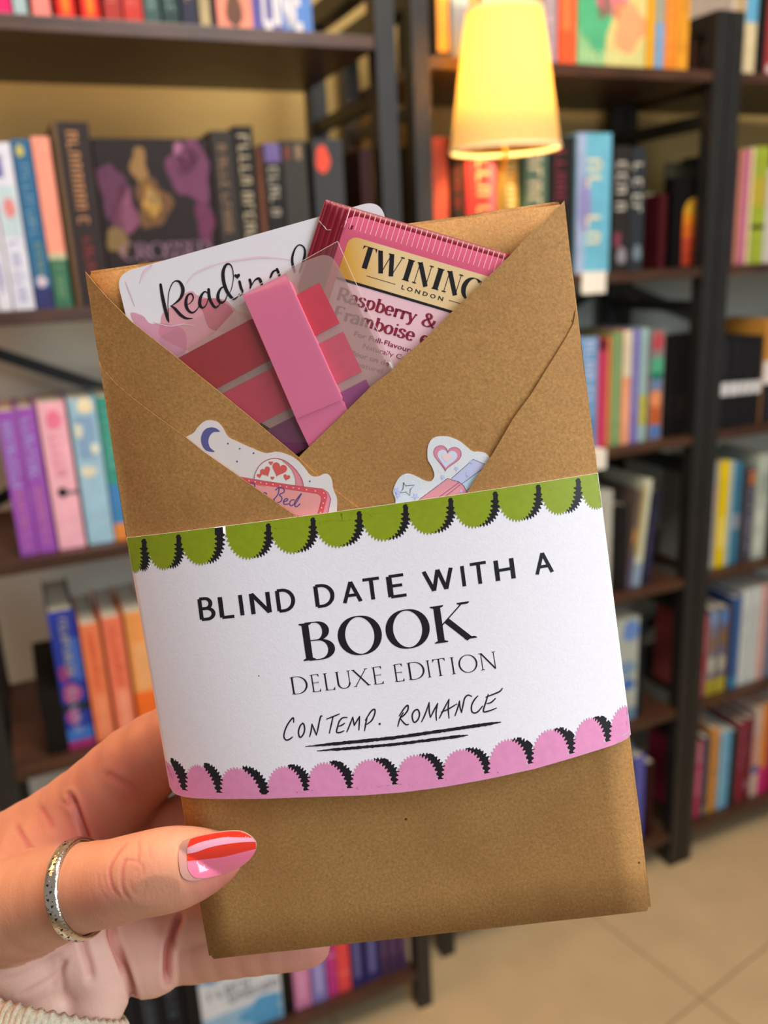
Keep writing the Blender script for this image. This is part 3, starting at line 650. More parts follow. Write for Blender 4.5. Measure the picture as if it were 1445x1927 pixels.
# ---- kraft paper
def kraft_mat(name, base, dark, light):
    m = bpy.data.materials.new(name); m.use_nodes = True; nt = m.node_tree; b = nt.nodes['Principled BSDF']; L = nt.links.new
    b.inputs['Roughness'].default_value = .72; b.inputs['Specular IOR Level'].default_value = .3
    tc = nt.nodes.new('ShaderNodeTexCoord')
    def noise(sc_, det, src=None, rough=.6):
        n = nt.nodes.new('ShaderNodeTexNoise'); n.inputs['Scale'].default_value = sc_; n.inputs['Detail'].default_value = det; n.inputs['Roughness'].default_value = rough
        L(src or tc.outputs['Object'], n.inputs['Vector']); return n.outputs[0]
    def ramp(src, stops):
        r = nt.nodes.new('ShaderNodeValToRGB'); L(src, r.inputs[0]); el = r.color_ramp.elements
        while len(el) < len(stops): el.new(.5)
        for e, (p, c_) in zip(el, stops): e.position = p; e.color = c_
        return r.outputs[0]
    def mix(fac, a, c_):
        n = nt.nodes.new('ShaderNodeMixRGB'); L(fac, n.inputs[0]); L(a, n.inputs[1])
        if isinstance(c_, list): n.inputs[2].default_value = c_
        else: L(c_, n.inputs[2])
        return n.outputs[0]
    B_, D_, I_ = lin(base) + [1], lin(dark) + [1], lin(light) + [1]
    c0 = ramp(noise(1100, 6, None, .75), [(.3, [x * .66 for x in B_[:3]] + [1]), (.7, [x * 1.28 for x in B_[:3]] + [1])])
    blot = ramp(noise(28, 3), [(.4, [0, 0, 0, 1]), (.8, [.55, .55, .55, 1])]); c1 = mix(blot, c0, D_)
    mp = nt.nodes.new('ShaderNodeMapping'); mp.inputs['Scale'].default_value = (1, 2.2, 1); mp.inputs['Rotation'].default_value = (0, 0, .6); L(tc.outputs['Object'], mp.inputs[0])
    fib = ramp(noise(1500, 2, mp.outputs[0]), [(.66, [0, 0, 0, 1]), (.76, [.5, .5, .5, 1])]); c2 = mix(fib, c1, I_)
    vo = nt.nodes.new('ShaderNodeTexVoronoi'); vo.inputs['Scale'].default_value = 230; L(tc.outputs['Object'], vo.inputs['Vector'])
    sz = nt.nodes.new('ShaderNodeMath'); sz.operation = 'MULTIPLY'; L(ramp(vo.outputs['Color'], [(.8, [0, 0, 0, 1]), (.97, [1, 1, 1, 1])]), sz.inputs[0]); sz.inputs[1].default_value = .17
    ls = nt.nodes.new('ShaderNodeMath'); ls.operation = 'LESS_THAN'; L(vo.outputs['Distance'], ls.inputs[0]); L(sz.outputs[0], ls.inputs[1])
    c3 = mix(ls.outputs[0], c2, [x * .35 for x in D_[:3]] + [1]); L(c3, b.inputs['Base Color'])
    bp = nt.nodes.new('ShaderNodeBump'); bp.inputs['Strength'].default_value = .55; bp.inputs['Distance'].default_value = .00016
    ad = nt.nodes.new('ShaderNodeMath'); L(noise(1300, 4), ad.inputs[0]); mu = nt.nodes.new('ShaderNodeMath'); mu.operation = 'MULTIPLY'; mu.inputs[1].default_value = 4
    L(noise(60, 2), mu.inputs[0]); L(mu.outputs[0], ad.inputs[1]); L(ad.outputs[0], bp.inputs['Height']); L(bp.outputs[0], b.inputs['Normal'])
    return m
kraft = kraft_mat('kraft_paper', '#ad8049', '#8f6033', '#e4c48c')
parcel = empty('wrapped_book', PM); tag(parcel, 'book wrapped in brown kraft paper with a crossed V pocket on its front', 'book')
# body: the wrapped block
mb = MB()
lo = [pl(160, 510), pl(1062, 375), pl(1228, 1718), pl(393, 1810)]
mb.box((-HW, -HH, -TH), (HW, HH, 0)); body = mb.build('wrapped_body', kraft, parcel)
bm = bmesh.new(); bm.from_mesh(body.data)
for v in bm.verts:      # the corners as they stand in the photograph
    i = {(-1, 1): 0, (1, 1): 1, (1, -1): 2, (-1, -1): 3}[(1 if v.co.x > 0 else -1, 1 if v.co.y > 0 else -1)]
    v.co.x, v.co.y = lo[i][0], lo[i][1]
bmesh.ops.subdivide_edges(bm, edges=bm.edges[:], cuts=14, use_grid_fill=True)
for v in bm.verts:
    if abs(v.co.z + TH / 2) < TH / 2 - 1e-5: continue
    v.co.z += .00025 * math.sin(v.co.x * 210) * math.sin(v.co.y * 160 + 1)
bmesh.ops.bevel(bm, geom=[e for e in bm.edges if len(e.link_faces) == 2 and e.calc_face_angle(0) > 1.0], offset=.0012, segments=3, affect='EDGES')
bmesh.ops.recalc_face_normals(bm, faces=bm.faces); bm.to_mesh(body.data); bm.free(); body.data.shade_smooth()
# ---- flaps
def zf_flap(k, add):
    return lambda u, v: .0003 + add * .3 + (k + add) * max(0.0, 1 - abs(u / HW) ** 4)
zR = zf_flap(.0052, .0)
zL = lambda u, v: zf_flap(.0052, .0)(u, v) + .0007 * max(0, min(1, (.035 - abs(u)) / .02))
left_edge = [(160, 511), (178, 533), (200, 558), (247, 605), (333, 673), (405, 731), (488, 799), (563, 862), (586, 885), (632, 924), (676, 957), (712, 990)]
leftflap = sheet('left_flap', left_edge + [(700, 1040), (246, 1060), (236, 1004), (188, 690), (172, 590)], zL, kraft, parcel, th=.0007)
right_edge = [(1062, 377), (1030, 412), (989, 448), (958, 482), (906, 533), (849, 588), (798, 640), (758, 672), (740, 695), (697, 728), (645, 780), (569, 853), (540, 884)]
rightflap = sheet('right_flap', right_edge + [(640, 1040), (1144, 1050), (1125, 892), (1105, 742), (1084, 580)], zR, kraft, parcel, th=.0005)
z2L = lambda u, v: zf_flap(.0062, .0)(u, v) + .0007 * max(0, min(1, (.035 - abs(u)) / .02)) + .0003
z2R = lambda u, v: zf_flap(.0062, .0)(u, v) + .0003
sheet('outer_left_flap', [(186, 680), (191, 692), (219, 723), (246, 746), (289, 779), (349, 822), (382, 849), (445, 893), (489, 924), (560, 973), (640, 1030), (246, 1060), (237, 1004)], z2L, kraft, parcel, th=.0004)
sheet('outer_right_flap', [(1083, 584), (1079, 608), (1066, 634), (1000, 741), (965, 789), (928, 853), (892, 905), (878, 930), (830, 1020), (1144, 1050), (1125, 892), (1106, 742)], z2R, kraft, parcel, th=.0004)
# ---- prints: ribbons and polygons laid on a surface given by conv(px, py, lift)
class Print:
    def __init__(s, conv): s.c = conv; s.v = []; s.f = []
    def ribbon(s, pts, w, cap=True, smooth=True, step=None):
        """pts: px points, w: width(s) in px"""
        P = [tuple(p) + ((w[i] if isinstance(w, (list, tuple)) else w),) for i, p in enumerate(pts)]
        if smooth and len(P) > 2: P = smooth_line(P, 6)
        o = len(s.v); n = len(P)
        L_, R_ = [], []
        for i in range(n):
            a, b = P[max(0, i - 1)], P[min(n - 1, i + 1)]; dx, dy = b[0] - a[0], b[1] - a[1]; l = math.hypot(dx, dy) or 1
            h = P[i][2] / 2; L_.append((P[i][0] - dy / l * h, P[i][1] + dx / l * h)); R_.append((P[i][0] + dy / l * h, P[i][1] - dx / l * h))
        s.v += L_ + R_
        for i in range(n - 1): s.f.append([o + i, o + i + 1, o + n + i + 1, o + n + i])
        if cap:
            for q in (P[0], P[-1]): s.disc(q[0], q[1], q[2] / 2 * .98, 10)
    def disc(s, x, y, r, n=16, ry=None):
        o = len(s.v); s.v += [(x + r * math.cos(2 * math.pi * k / n), y + (ry or r) * math.sin(2 * math.pi * k / n)) for k in range(n)]; s.f.append([o + k for k in range(n)])
    def poly(s, pts): o = len(s.v); s.v += list(pts); s.f.append([o + k for k in range(len(pts))])
    def build(s, name, m, parent, lift):
        me = bpy.data.meshes.new(name); me.from_pydata([s.c(x, y, lift) for x, y in s.v], [], s.f); me.materials.append(m)
        o = bpy.data.objects.new(name, me); COL.objects.link(o); o.parent = parent; me.update()
        return o
def heart(cx, cy, r, rot=0, n=24):
    out = []
    for k in range(n):
        t = 2 * math.pi * k / n; x = 16 * math.sin(t) ** 3 / 16; y = -(13 * math.cos(t) - 5 * math.cos(2 * t) - 2 * math.cos(3 * t) - math.cos(4 * t)) / 16
        out.append((cx + r * (x * math.cos(rot) - y * math.sin(rot)), cy + r * (x * math.sin(rot) + y * math.cos(rot))))
    return out
# ---- letters: skeletons in a 1-high cell. weights: 1 thick stem, 0 hairline, 'c' by stroke direction; serifs: (x, y, half width)
def arc(cx, cy, rx, ry, a0, a1, n=18): return [(cx + rx * math.cos(math.radians(a0 + (a1 - a0) * k / n)), cy + ry * math.sin(math.radians(a0 + (a1 - a0) * k / n))) for k in range(n + 1)]
GL = {
 'B': (.62, [(1, [(.12, 0), (.12, 1)]), ('c', [(.12, 1), (.32, 1)] + arc(.32, .76, .20, .24, 90, -90) + [(.12, .52)]), ('c', [(.12, .52), (.34, .52)] + arc(.34, .26, .25, .26, 90, -90) + [(.12, 0)])], [(.12, 1, .12), (.12, 0, .12)]),
 'L': (.55, [(1, [(.12, 0), (.12, 1)]), (0, [(.12, 0), (.52, 0)])], [(.12, 1, .12), (.12, 0, .12)]),
 'I': (.24, [(1, [(.12, 0), (.12, 1)])], [(.12, 1, .12), (.12, 0, .12)]),
 'N': (.80, [(0, [(.12, 0), (.12, 1)]), (1, [(.12, 1), (.68, 0)]), (0, [(.68, 0), (.68, 1)])], [(.08, 1, .09), (.12, 0, .11), (.68, 1, .11)]),
 'D': (.74, [(1, [(.12, 0), (.12, 1)]), ('c', [(.12, 1), (.30, 1)] + arc(.30, .5, .39, .5, 90, -90) + [(.12, 0)])], [(.12, 1, .1), (.12, 0, .1)]),
 'A': (.76, [(0, [(.06, 0), (.38, 1)]), (1, [(.38, 1), (.70, 0)]), (0, [(.18, .34), (.58, .34)])], [(.06, 0, .1), (.70, 0, .1)]),
 'T': (.66, [(1, [(.33, 0), (.33, 1)]), (0, [(.02, 1), (.64, 1)])], [(.33, 0, .12)]),
 'E': (.58, [(1, [(.12, 0), (.12, 1)]), (0, [(.12, 1), (.52, 1)]), (0, [(.12, .52), (.46, .52)]), (0, [(.12, 0), (.54, 0)])], [(.1, 1, .1), (.1, 0, .1)]),
 'W': (1.1, [(1, [(.04, 1), (.34, 0)]), (0, [(.34, 0), (.56, 1)]), (1, [(.56, 1), (.80, 0)]), (0, [(.80, 0), (1.06, 1)])], [(.04, 1, .11), (.52, 1, .11), (1.06, 1, .1)]),
 'H': (.76, [(1, [(.12, 0), (.12, 1)]), (1, [(.64, 0), (.64, 1)]), (0, [(.12, .5), (.64, .5)])], [(.12, 1, .1), (.12, 0, .1), (.64, 1, .1), (.64, 0, .1)]),
 'O': (.92, [('c', arc(.46, .5, .40, .51, 90, 450, 48))], []),
 'K': (.80, [(1, [(.12, 0), (.12, 1)]), (0, [(.12, .40), (.66, 1)]), (1, [(.28, .58), (.70, 0)])], [(.12, 1, .13), (.12, 0, .13), (.66, 1, .12), (.72, 0, .12)]),
 'U': (.74, [(1, [(.12, 1), (.12, .36)]), ('c', [(.12, .36)] + arc(.37, .30, .25, .31, 180, 360)), (0, [(.62, .30), (.62, 1)])], [(.12, 1, .1), (.62, 1, .1)]),
 'X': (.72, [(1, [(.06, 1), (.66, 0)]), (0, [(.62, 1), (.08, 0)])], [(.06, 1, .09), (.66, 0, .09), (.62, 1, .09), (.08, 0, .09)]),
 'G': (.88, [('c', arc(.46, .5, .38, .51, 50, 300, 30)), (1, [(.74, .02), (.74, .42)]), (0, [(.76, .98), (.76, .74)])], [(.70, .44, .12)]),
 'S': (.6, [('c', smooth_line([(.50, .78), (.48, .95), (.28, 1.0), (.10, .86), (.14, .66), (.36, .5), (.50, .32), (.44, .08), (.26, -.01), (.08, .06), (.06, .24)], 4))], []),
 'R': (.70, [(1, [(.12, 0), (.12, 1)]), ('c', [(.12, 1), (.32, 1)] + arc(.32, .75, .22, .25, 90, -90) + [(.12, .50)]), (1, [(.30, .50), (.62, 0)])], [(.12, 1, .12), (.12, 0, .12), (.64, 0, .1)]),
 'F': (.60, [(1, [(.12, 0), (.12, 1)]), (0, [(.12, 1), (.54, 1)]), (0, [(.12, .52), (.46, .52)])], [(.12, 1, .12), (.12, 0, .12)]),
 'V': (.72, [(1, [(.04, 1), (.36, 0)]), (0, [(.36, 0), (.68, 1)])], [(.04, 1, .1), (.68, 1, .1)]),
 'C': (.80, [('c', arc(.46, .5, .38, .51, 48, 312, 30))], []),
 'a': (.54, [('c', smooth_line([(.10, .54), (.18, .68), (.34, .68), (.42, .52)], 4)), (1, [(.42, .52), (.42, .0)]), ('c', smooth_line([(.42, .40), (.24, .40), (.09, .30), (.07, .14), (.18, 0), (.32, .06), (.42, .18)], 4))], [(.46, 0, .06)]),
 's': (.46, [('c', smooth_line([(.37, .54), (.32, .68), (.20, .70), (.09, .60), (.12, .46), (.26, .36), (.37, .24), (.34, .06), (.20, -.01), (.08, .05), (.07, .18)], 4))], []),
 'p': (.58, [(1, [(.14, -.26), (.14, .68)]), ('c', arc(.30, .34, .20, .35, 140, -140, 24))], [(.12, .68, .07), (.14, -.26, .11)]),
 'b': (.58, [(1, [(.14, 0), (.14, 1.02)]), ('c', arc(.30, .34, .20, .35, 140, -140, 24))], [(.10, 1.02, .07)]),
 'e': (.52, [('c', [(.08, .36), (.44, .36)] + arc(.27, .35, .19, .35, 5, 320, 26))], []),
 'r': (.42, [(1, [(.14, 0), (.14, .68)]), ('c', smooth_line([(.14, .44), (.24, .64), (.38, .66)], 4)), (1, [(.38, .68), (.38, .52)])], [(.11, .68, .07), (.14, 0, .11)]),
 'y': (.54, [(1, [(.08, .68), (.28, .0)]), (0, [(.46, .68), (.28, .0)]), ('c', smooth_line([(.28, 0), (.18, -.24), (.04, -.26)], 4))], [(.08, .68, .09), (.46, .68, .08)]),
 'm': (.86, [(1, [(.14, 0), (.14, .68)]), ('c', smooth_line([(.14, .46), (.24, .66), (.38, .66), (.43, .50)], 4)), (1, [(.43, .5), (.43, 0)]), ('c', smooth_line([(.43, .46), (.54, .66), (.67, .66), (.72, .50)], 4)), (1, [(.72, .5), (.72, 0)])], [(.11, .68, .07), (.14, 0, .09), (.43, 0, .08), (.72, 0, .09)]),
 'o': (.56, [('c', arc(.28, .34, .20, .35, 90, 450, 30))], []),
 'i': (.28, [(1, [(.14, 0), (.14, .68)]), ('dot', [(.14, .92)])], [(.11, .68, .07), (.14, 0, .10)]),
 '&': (.82, [('c', smooth_line([(.72, .48), (.62, .20), (.40, .0), (.18, .02), (.08, .22), (.18, .44), (.40, .62), (.46, .82), (.34, 1.0), (.20, .92), (.20, .76), (.36, .50), (.58, .16), (.76, .0)], 5))], [(.70, .48, .1)]),
}
def glyph(pr, ch, M2, thick, thin, serif=0.0, st=.035):
    """draw a letter into print pr; M2 maps cell coordinates (x, y up) to px"""
    wd, strokes, ser = GL[ch]
    def put(poly): o = len(pr.v); pr.v += [M2(*q) for q in poly]; pr.f.append([o + k for k in range(len(poly))])
    for wt, pts in strokes:
        if wt == 'dot':
            x, y = pts[0]; put([(x + .075 * math.cos(2 * math.pi * k / 12), y + .075 * math.sin(2 * math.pi * k / 12)) for k in range(12)]); continue
        n = len(pts); L_, R_ = [], []
        for i, p in enumerate(pts):
            a, b = pts[max(0, i - 1)], pts[min(n - 1, i + 1)]
            if n > 3 and pts[0] == pts[-1] and i in (0, n - 1): a, b = pts[-2], pts[1]
            dx, dy = b[0] - a[0], b[1] - a[1]; l = math.hypot(dx, dy) or 1; dx, dy = dx / l, dy / l
            h = (thick if wt == 1 else thin if wt == 0 else thin + (thick - thin) * abs(dy) ** 1.6) / 2
            L_.append((p[0] - dy * h, p[1] + dx * h)); R_.append((p[0] + dy * h, p[1] - dx * h))
        o = len(pr.v); pr.v += [M2(*q) for q in L_ + R_]
        for i in range(n - 1): pr.f.append([o + i, o + i + 1, o + n + i + 1, o + n + i])
    if serif:
        for x, y, hw in ser:
            s2 = 1 if y < .5 else -1; h = hw * serif
            put([(x - h, y - s2 * 0), (x + h, y), (x + h, y + s2 * st), (x + thick / 2 + .01, y + s2 * st * 2.0), (x - thick / 2 - .01, y + s2 * st * 2.0), (x - h, y + s2 * st)])
        if serif > 0:
            for wt, pts in strokes:      # bracket ends of the horizontal arms
                if wt == 0 and abs(pts[0][1] - pts[1][1]) < .01 and ch in 'TELF' and pts[0][1] != .5:
                    for (x, y), q in ((pts[1], -1), (pts[0], 1)):
                        if q == 1 and ch != 'T': continue
                        s2 = 1 if y < .3 else -1
                        put([(x, y - s2 * thin / 2), (x + q * .10, y), (x, y + s2 * .17)] if y != .52 else [(x, y - .09), (x + q * .03, y), (x, y + .09)])
def word(pr, text, x0, y0, x1, y1, capx, capy, gaps=None, **kw):
    """text along the baseline (x0,y0)-(x1,y1), capital height vector (capx,capy)"""
    tot = 0; pos = []
    for ch in text:
        if ch == ' ': tot += .34; continue
        pos.append((ch, tot)); tot += GL[ch][0] + kw.get('track', 0)
    tot -= kw.get('track', 0); kw.pop('track', None)
    sx, sy = (x1 - x0) / tot, (y1 - y0) / tot
    for ch, off in pos:
        glyph(pr, ch, lambda x, y, off=off: (x0 + (off + x) * sx + y * capx, y0 + (off + x) * sy + y * capy), **kw)
def font_text(pr, text, M2, size=1.0, bold=0.0):
    """small print in Blender's built-in typeface"""
    cu = bpy.data.curves.new('tmp', 'FONT'); cu.body = text; cu.size = size; cu.resolution_u = 2; cu.offset = bold
    o = bpy.data.objects.new('tmp', cu); COL.objects.link(o); me = bpy.data.meshes.new_from_object(o)
    k = len(pr.v); pr.v += [M2(v.co.x, v.co.y) for v in me.vertices]; pr.f += [[k + i for i in p.vertices] for p in me.polygons]
    wd = max((v.co.x for v in me.vertices), default=1)
    bpy.data.objects.remove(o); bpy.data.curves.remove(cu); bpy.data.meshes.remove(me); return wd
def font_line(pr, text, a0, a1, b, h, conv2, bold=0.0):
    tmp = Print(None); wd = font_text(tmp, text, lambda x, y: (x, y), bold=bold)
    k = len(pr.v); pr.v += [conv2(a0 + (a1 - a0) * x / wd, b - y * h / .72) for x, y in tmp.v]; pr.f += [[k + i for i in f] for f in tmp.f]
# ================================================================== PAPER BAND
BOT = [(319, 1480), (322, 1488), (329, 1494), (343, 1499), (364, 1502), (427, 1504), (504, 1503), (586, 1500), (682, 1497), (760, 1491), (836, 1481), (919, 1466), (1006, 1447), (1085, 1424), (1152, 1403), (1175, 1393), (1184, 1388), (1187, 1382)]
bx = [p[0] for p in BOT]; by = [p[1] for p in BOT]
def bot_y(x): return float(np.interp(x, bx, by))
def top_y(x): return 1012 + (x - 238) * (890 - 1012) / (1125 - 238) + 5 * (1 - ((x - 681) / 444) ** 2)
def zband(a, t): return .0013 + .0070 * max(0, 1 - abs(a) ** (4.2 if a < 0 else 3.2)) + .0032 * t ** 1.5 * max(0, 1 - abs(a) ** 2.6)
def band_pt(a, t, lift=0):
    xt = 238 + (1125 - 238) * (a + 1) / 2; xb = 319 + (1187 - 319) * (a + 1) / 2
    yt, yb = top_y(xt), bot_y(xb)
    return pl(xt + (xb - xt) * t, yt + (yb - yt) * t, zband(a, t) + lift)
def band_conv(px, py, lift):
    t = .5
    for _ in range(6):
        xl = 238 + 81 * t; xr = 1125 + 62 * t; a = max(-1, min(1, 2 * (px - xl) / (xr - xl) - 1))
        xt = 238 + 887 * (a + 1) / 2; xb = 319 + 868 * (a + 1) / 2; yt, yb = top_y(xt), bot_y(xb)
        t = max(0, min(1, (py - yt) / (yb - yt)))
    return pl(px, py, zband(a, t) + lift)
band = empty('paper_band', PM); tag(band, 'white printed paper band with green and pink scalloped edges wrapped round the brown parcel', 'paper band')
white_paper = mat('white_matte_paper', '#ece9f0', .55, .015, 700, bump=.06, bscale=1600, spec=.12)
mb = MB(); NA, NT = 96, 24
prof = []
aa = [-1 + 2 * k / NA for k in range(NA + 1)]; aa = [math.copysign(abs(a) ** .75, a) for a in aa]
for j in range(NT + 1):
    t = j / NT; rowp = [band_pt(a, t) for a in aa]
    l, r_ = rowp[0], rowp[-1]
    rowp = [(l[0] + .004, l[1], -TH - .0012), (l[0] + .0006, l[1], -TH - .0008), (l[0] - .0004, l[1], -TH + .001), (l[0] - .0004, l[1], -.001)] + rowp + [(r_[0] + .0004, r_[1], -.001), (r_[0] + .0004, r_[1], -TH + .001), (r_[0] - .0006, r_[1], -TH - .0008), (r_[0] - .004, r_[1], -TH - .0012)]
    prof.append(rowp)
nr = len(prof[0]); vs = [p for r_ in prof for p in r_]
fs = [[j * nr + i, (j + 1) * nr + i, (j + 1) * nr + i + 1, j * nr + i + 1] for j in range(NT) for i in range(nr - 1)]
fs += [[j * nr + nr - 1, (j + 1) * nr + nr - 1, (j + 1) * nr, j * nr] for j in range(NT)]
mb.add(vs, fs); bo = mb.build('band', white_paper, band, smooth=True)
so = bo.modifiers.new('thickness', 'SOLIDIFY'); so.thickness = .00012; so.offset = -1
ink = mat('black_print', '#15131a', .45, spec=.4)
def scallop(cx0, cy0, cx1, cy1, depth, up, cut=None, n=17, bump_=2.7, dvec=(.15, .989), shift=(0, 0), reach=1.0):
    """toothed U between two junction points, hanging down (or standing up)"""
    mx_, my_ = (cx0 + cx1) / 2, (cy0 + cy1) / 2; rx = math.hypot(cx1 - cx0, cy1 - cy0) / 2
    ex, ey = (cx1 - cx0) / 2 / rx, (cy1 - cy0) / 2 / rx; s2 = -1 if up else 1; out = []; NN = n * 8
    for k in range(NN + 1):
        th = math.pi * k / NN; tooth = bump_ * math.sin(n * th) ** 2
        x = (rx - 1.2 + tooth) * -math.cos(th); y = (depth - 2 + tooth) * math.sin(th) ** .9 if math.sin(th) > 0 else 0
        out.append((mx_ + ex * x + dvec[0] * y * s2 + shift[0], my_ + ey * x + dvec[1] * y * s2 + shift[1]))
    return out
gj = [(226, 1026), (271, 1022), (336, 1014), (412, 1004), None, (422, 1003), (505, 993), (589, 982), (676, 970), (763, 957), (848, 945), (932, 933), (1013, 920), (1088, 908), (1150, 900)]
green = mat('lime_green_print', '#8a9c06', .5, .04, 500); pinkp = mat('orchid_pink_print', '#e290bc', .5, .04, 500)
def fan(P, cx, cy):      # star-shaped outline as triangles round its middle
    return [[(cx, cy), P[k], P[(k + 1) % len(P)]] for k in range(len(P)) if math.hypot(P[k][0] - P[(k + 1) % len(P)][0], P[k][1] - P[(k + 1) % len(P)][1]) > 1e-3]
def clip_side(poly, xl=None, xr=None):
    return [(max(xl(y), min(xr(y), x)), y) for x, y in poly]
XL = lambda y: 238 + 81 * (y - 1012) / 468 + .5
XR = lambda y: 1125 + 62 * (y - 890) / 492 - .5
gp, gs = [], []
def strip_top(h): return [(x, top_y(x) + .3) for x in np.linspace(238.6, 1124.4, 40)] + [(x, top_y(x) + h) for x in np.linspace(1126.0, 240.5, 40)]
gp.append(None)
for a, b in zip(gj[:-1], gj[1:]):
    if a is None or b is None: continue
    dv = (.17 - .05 * (a[0] - 238) / 887, .985)
    U = lambda sh, dy, n=15: scallop(a[0] + 4.5, a[1] + dy, b[0] - 9, b[1] + dy, 53, False, dvec=dv, n=19, bump_=5.4, shift=(sh, 0))
    p = U(0, 0); gp += fan([(x, max(y, top_y(x) + .4)) for x, y in clip_side(p + [(b[0] - 9, b[1] - 9), (a[0] + 5.5, a[1] - 9)], XL, XR)], min(1122, max((a[0] + b[0]) / 2, 243)), (a[1] + b[1]) / 2 + 14)
    q = [k for k in U(15.5, -3) if k[0] > (a[0] + b[0]) / 2 + 6]
    gs.append(clip_side(q + [(b[0] + 2, b[1] - 9), (b[0] - 4, b[1] - 9), (b[0] - 12, b[1]), (q[0][0] - 2, q[0][1] - 16)], XL, XR))
gs.append([(398, 1004), (403, 993.5), (419, 991.5), (420, 1003), (416, 1018), (405, 1022)])
def band_zc(lift): return lambda x, y: band_conv(x, y, lift)
# the white and black seam where the pattern repeats is left free of green
gp[0] = [(238.6, 1012.3)] + [(x, top_y(x) + .3) for x in np.linspace(260, 404, 8)] + [(404, 1008)] + [(x, top_y(x) + 22) for x in np.linspace(400, 241.5, 8)]
gp.insert(1, [(x, top_y(x) + .3) for x in np.linspace(424, 1124.4, 40)] + [(x, top_y(x) + 20) for x in np.linspace(1126.0, 426, 40)])
gwed = []
# dark wedges that rise between two scallops
for a in gj:
    if a is None or a[0] in (226, 412, 422, 1150): continue
    x, y = a; gs.append([(x - 4, y + 16), (x - 4, y - 1), (x - 5.5, y - 2.5), (x - 3, y - 5), (x - 3.5, y - 7), (x, y - 8.5), (x + 4, y - 7), (x + 3, y - 5), (x + 5.5, y - 2), (x + 4.5, y + 2), (x + 5.5, y + 16)])
nw = sum(1 for a in gj if a is not None and a[0] not in (226, 412, 422, 1150))
o = sheet('scallop_shadow', gs[:-nw], None, ink, band, cell=14, conv=band_zc(.00003))
o = sheet('green_scallop_border', gp, None, green, band, cell=14, conv=band_zc(.00006))
for tip_ in gs[-nw:]: sheet('shadow_tip', tip_, None, ink, band, cell=14, conv=band_zc(.00009))
pj = [(290, 1476), (351, 1489), (416, 1493), (500, 1499), None, (504, 1499), (580, 1488), (662, 1484), (747, 1477), (833, 1467), (920, 1456), (1002, 1437), (1080, 1418), (1148, 1395), (1215, 1372)]
pp, ps = [], []
xs_ = np.linspace(319.6, 1186.2, 80)
pp.append([(x, bot_y(x) - .4) for x in xs_] + [(max(XL(0), x), min(bot_y(x) - 8, np.interp(x, [q[0] for q in pj if q], [q[1] for q in pj if q]) - 1)) for x in xs_[::-1]])
for a, b in zip(pj[:-1], pj[1:]):
    if a is None or b is None: continue
    dv = (.15 - .05 * (a[0] - 319) / 868, .985); dep = 50 if a[0] < 900 else 53
    U = lambda sh, dy: scallop(a[0] + 2.5, a[1] + dy, b[0] - 11, b[1] + dy, dep, True, dvec=dv, n=19, bump_=5.4, shift=(sh, 0))
    p = U(0, 0); pp += fan([(min(x, XR(y)), min(y, bot_y(min(1187, max(319, x))) - .3)) for x, y in clip_side(p + [(b[0] - 9, min(b[1] + 3, bot_y(b[0]) - .5)), (a[0] + 3, min(a[1] + 3, bot_y(max(320, a[0])) - .5))], XL, XR)], min(1178, max((a[0] + b[0]) / 2, 326)), (a[1] + b[1]) / 2 - 14)
    q = [k for k in U(17.5, -3) if k[0] > (a[0] + b[0]) / 2 - 2]
    ps.append(clip_side(q + [(b[0] + 2, b[1] + 1), (b[0] - 8, b[1] + 1), (b[0] - 16, b[1] - 20), (q[0][0] + 6, q[0][1] + 14)], XL, XR))
o = sheet('scallop_shadow', ps, None, ink, band, cell=14, conv=band_zc(.00004))
o = sheet('pink_scallop_border', pp, None, pinkp, band, cell=14, conv=band_zc(.00008))
# lettering on the band
def base1(x): t = (x - 380) / 661; return 1166 - 90 * t + 6 * 4 * t * (1 - t)
pr = Print(band_conv)
for ch, x0, x1 in (('B', 377, 406), ('L', 415, 441), ('I', 450, 463), ('N', 474, 511), ('D', 523, 557), ('D', 595, 631), ('A', 646, 682), ('T', 687, 718), ('E', 732, 765), ('W', 800, 855), ('I', 868, 880), ('T', 889, 919), ('H', 934, 970), ('A', 1008, 1042)):
    wd = {'B': .06, 'L': .06, 'I': .06, 'N': .06, 'D': .06, 'A': .0, 'T': -.04, 'E': .06, 'W': -.02, 'H': .06}[ch]
    real = {'B': (.06, .65), 'L': (.06, .52), 'I': (-.01, .25), 'N': (.06, .74), 'D': (.06, .75), 'A': (.0, .76), 'T': (.02, .64), 'E': (.06, .54), 'W': (0, 1.1), 'H': (.06, .70)}[ch]
    def M2(x, y, x0=x0, x1=x1, real=real):
        X = x0 + (x - real[0]) / (real[1] - real[0]) * (x1 - x0) - 5.0 * y
        return (X, base1(X) - 39 * y)
    glyph(pr, ch, M2, .15, .15)
def base2(x): t = (x - 573) / 324; return 1244 - 44 * t + 1.5 * 4 * t * (1 - t)
for ch, x0, x1 in (('B', 572, 633), ('O', 641, 723), ('O', 731, 813), ('K', 820, 898)):
    real = {'B': (0, .66), 'O': (-.02, .94), 'K': (.0, .85)}[ch]
    def M2(x, y, x0=x0, x1=x1, real=real):
        X = x0 + (x - real[0]) / (real[1] - real[0]) * (x1 - x0) - 10 * y
        return (X, base2(X) - 71 * y)
    glyph(pr, ch, M2, .14 if ch != 'O' else .165, .03, serif=1.05, st=.03)
def base3(x): t = (x - 550) / 383; return 1307 - 49 * t + 1 * 4 * t * (1 - t)
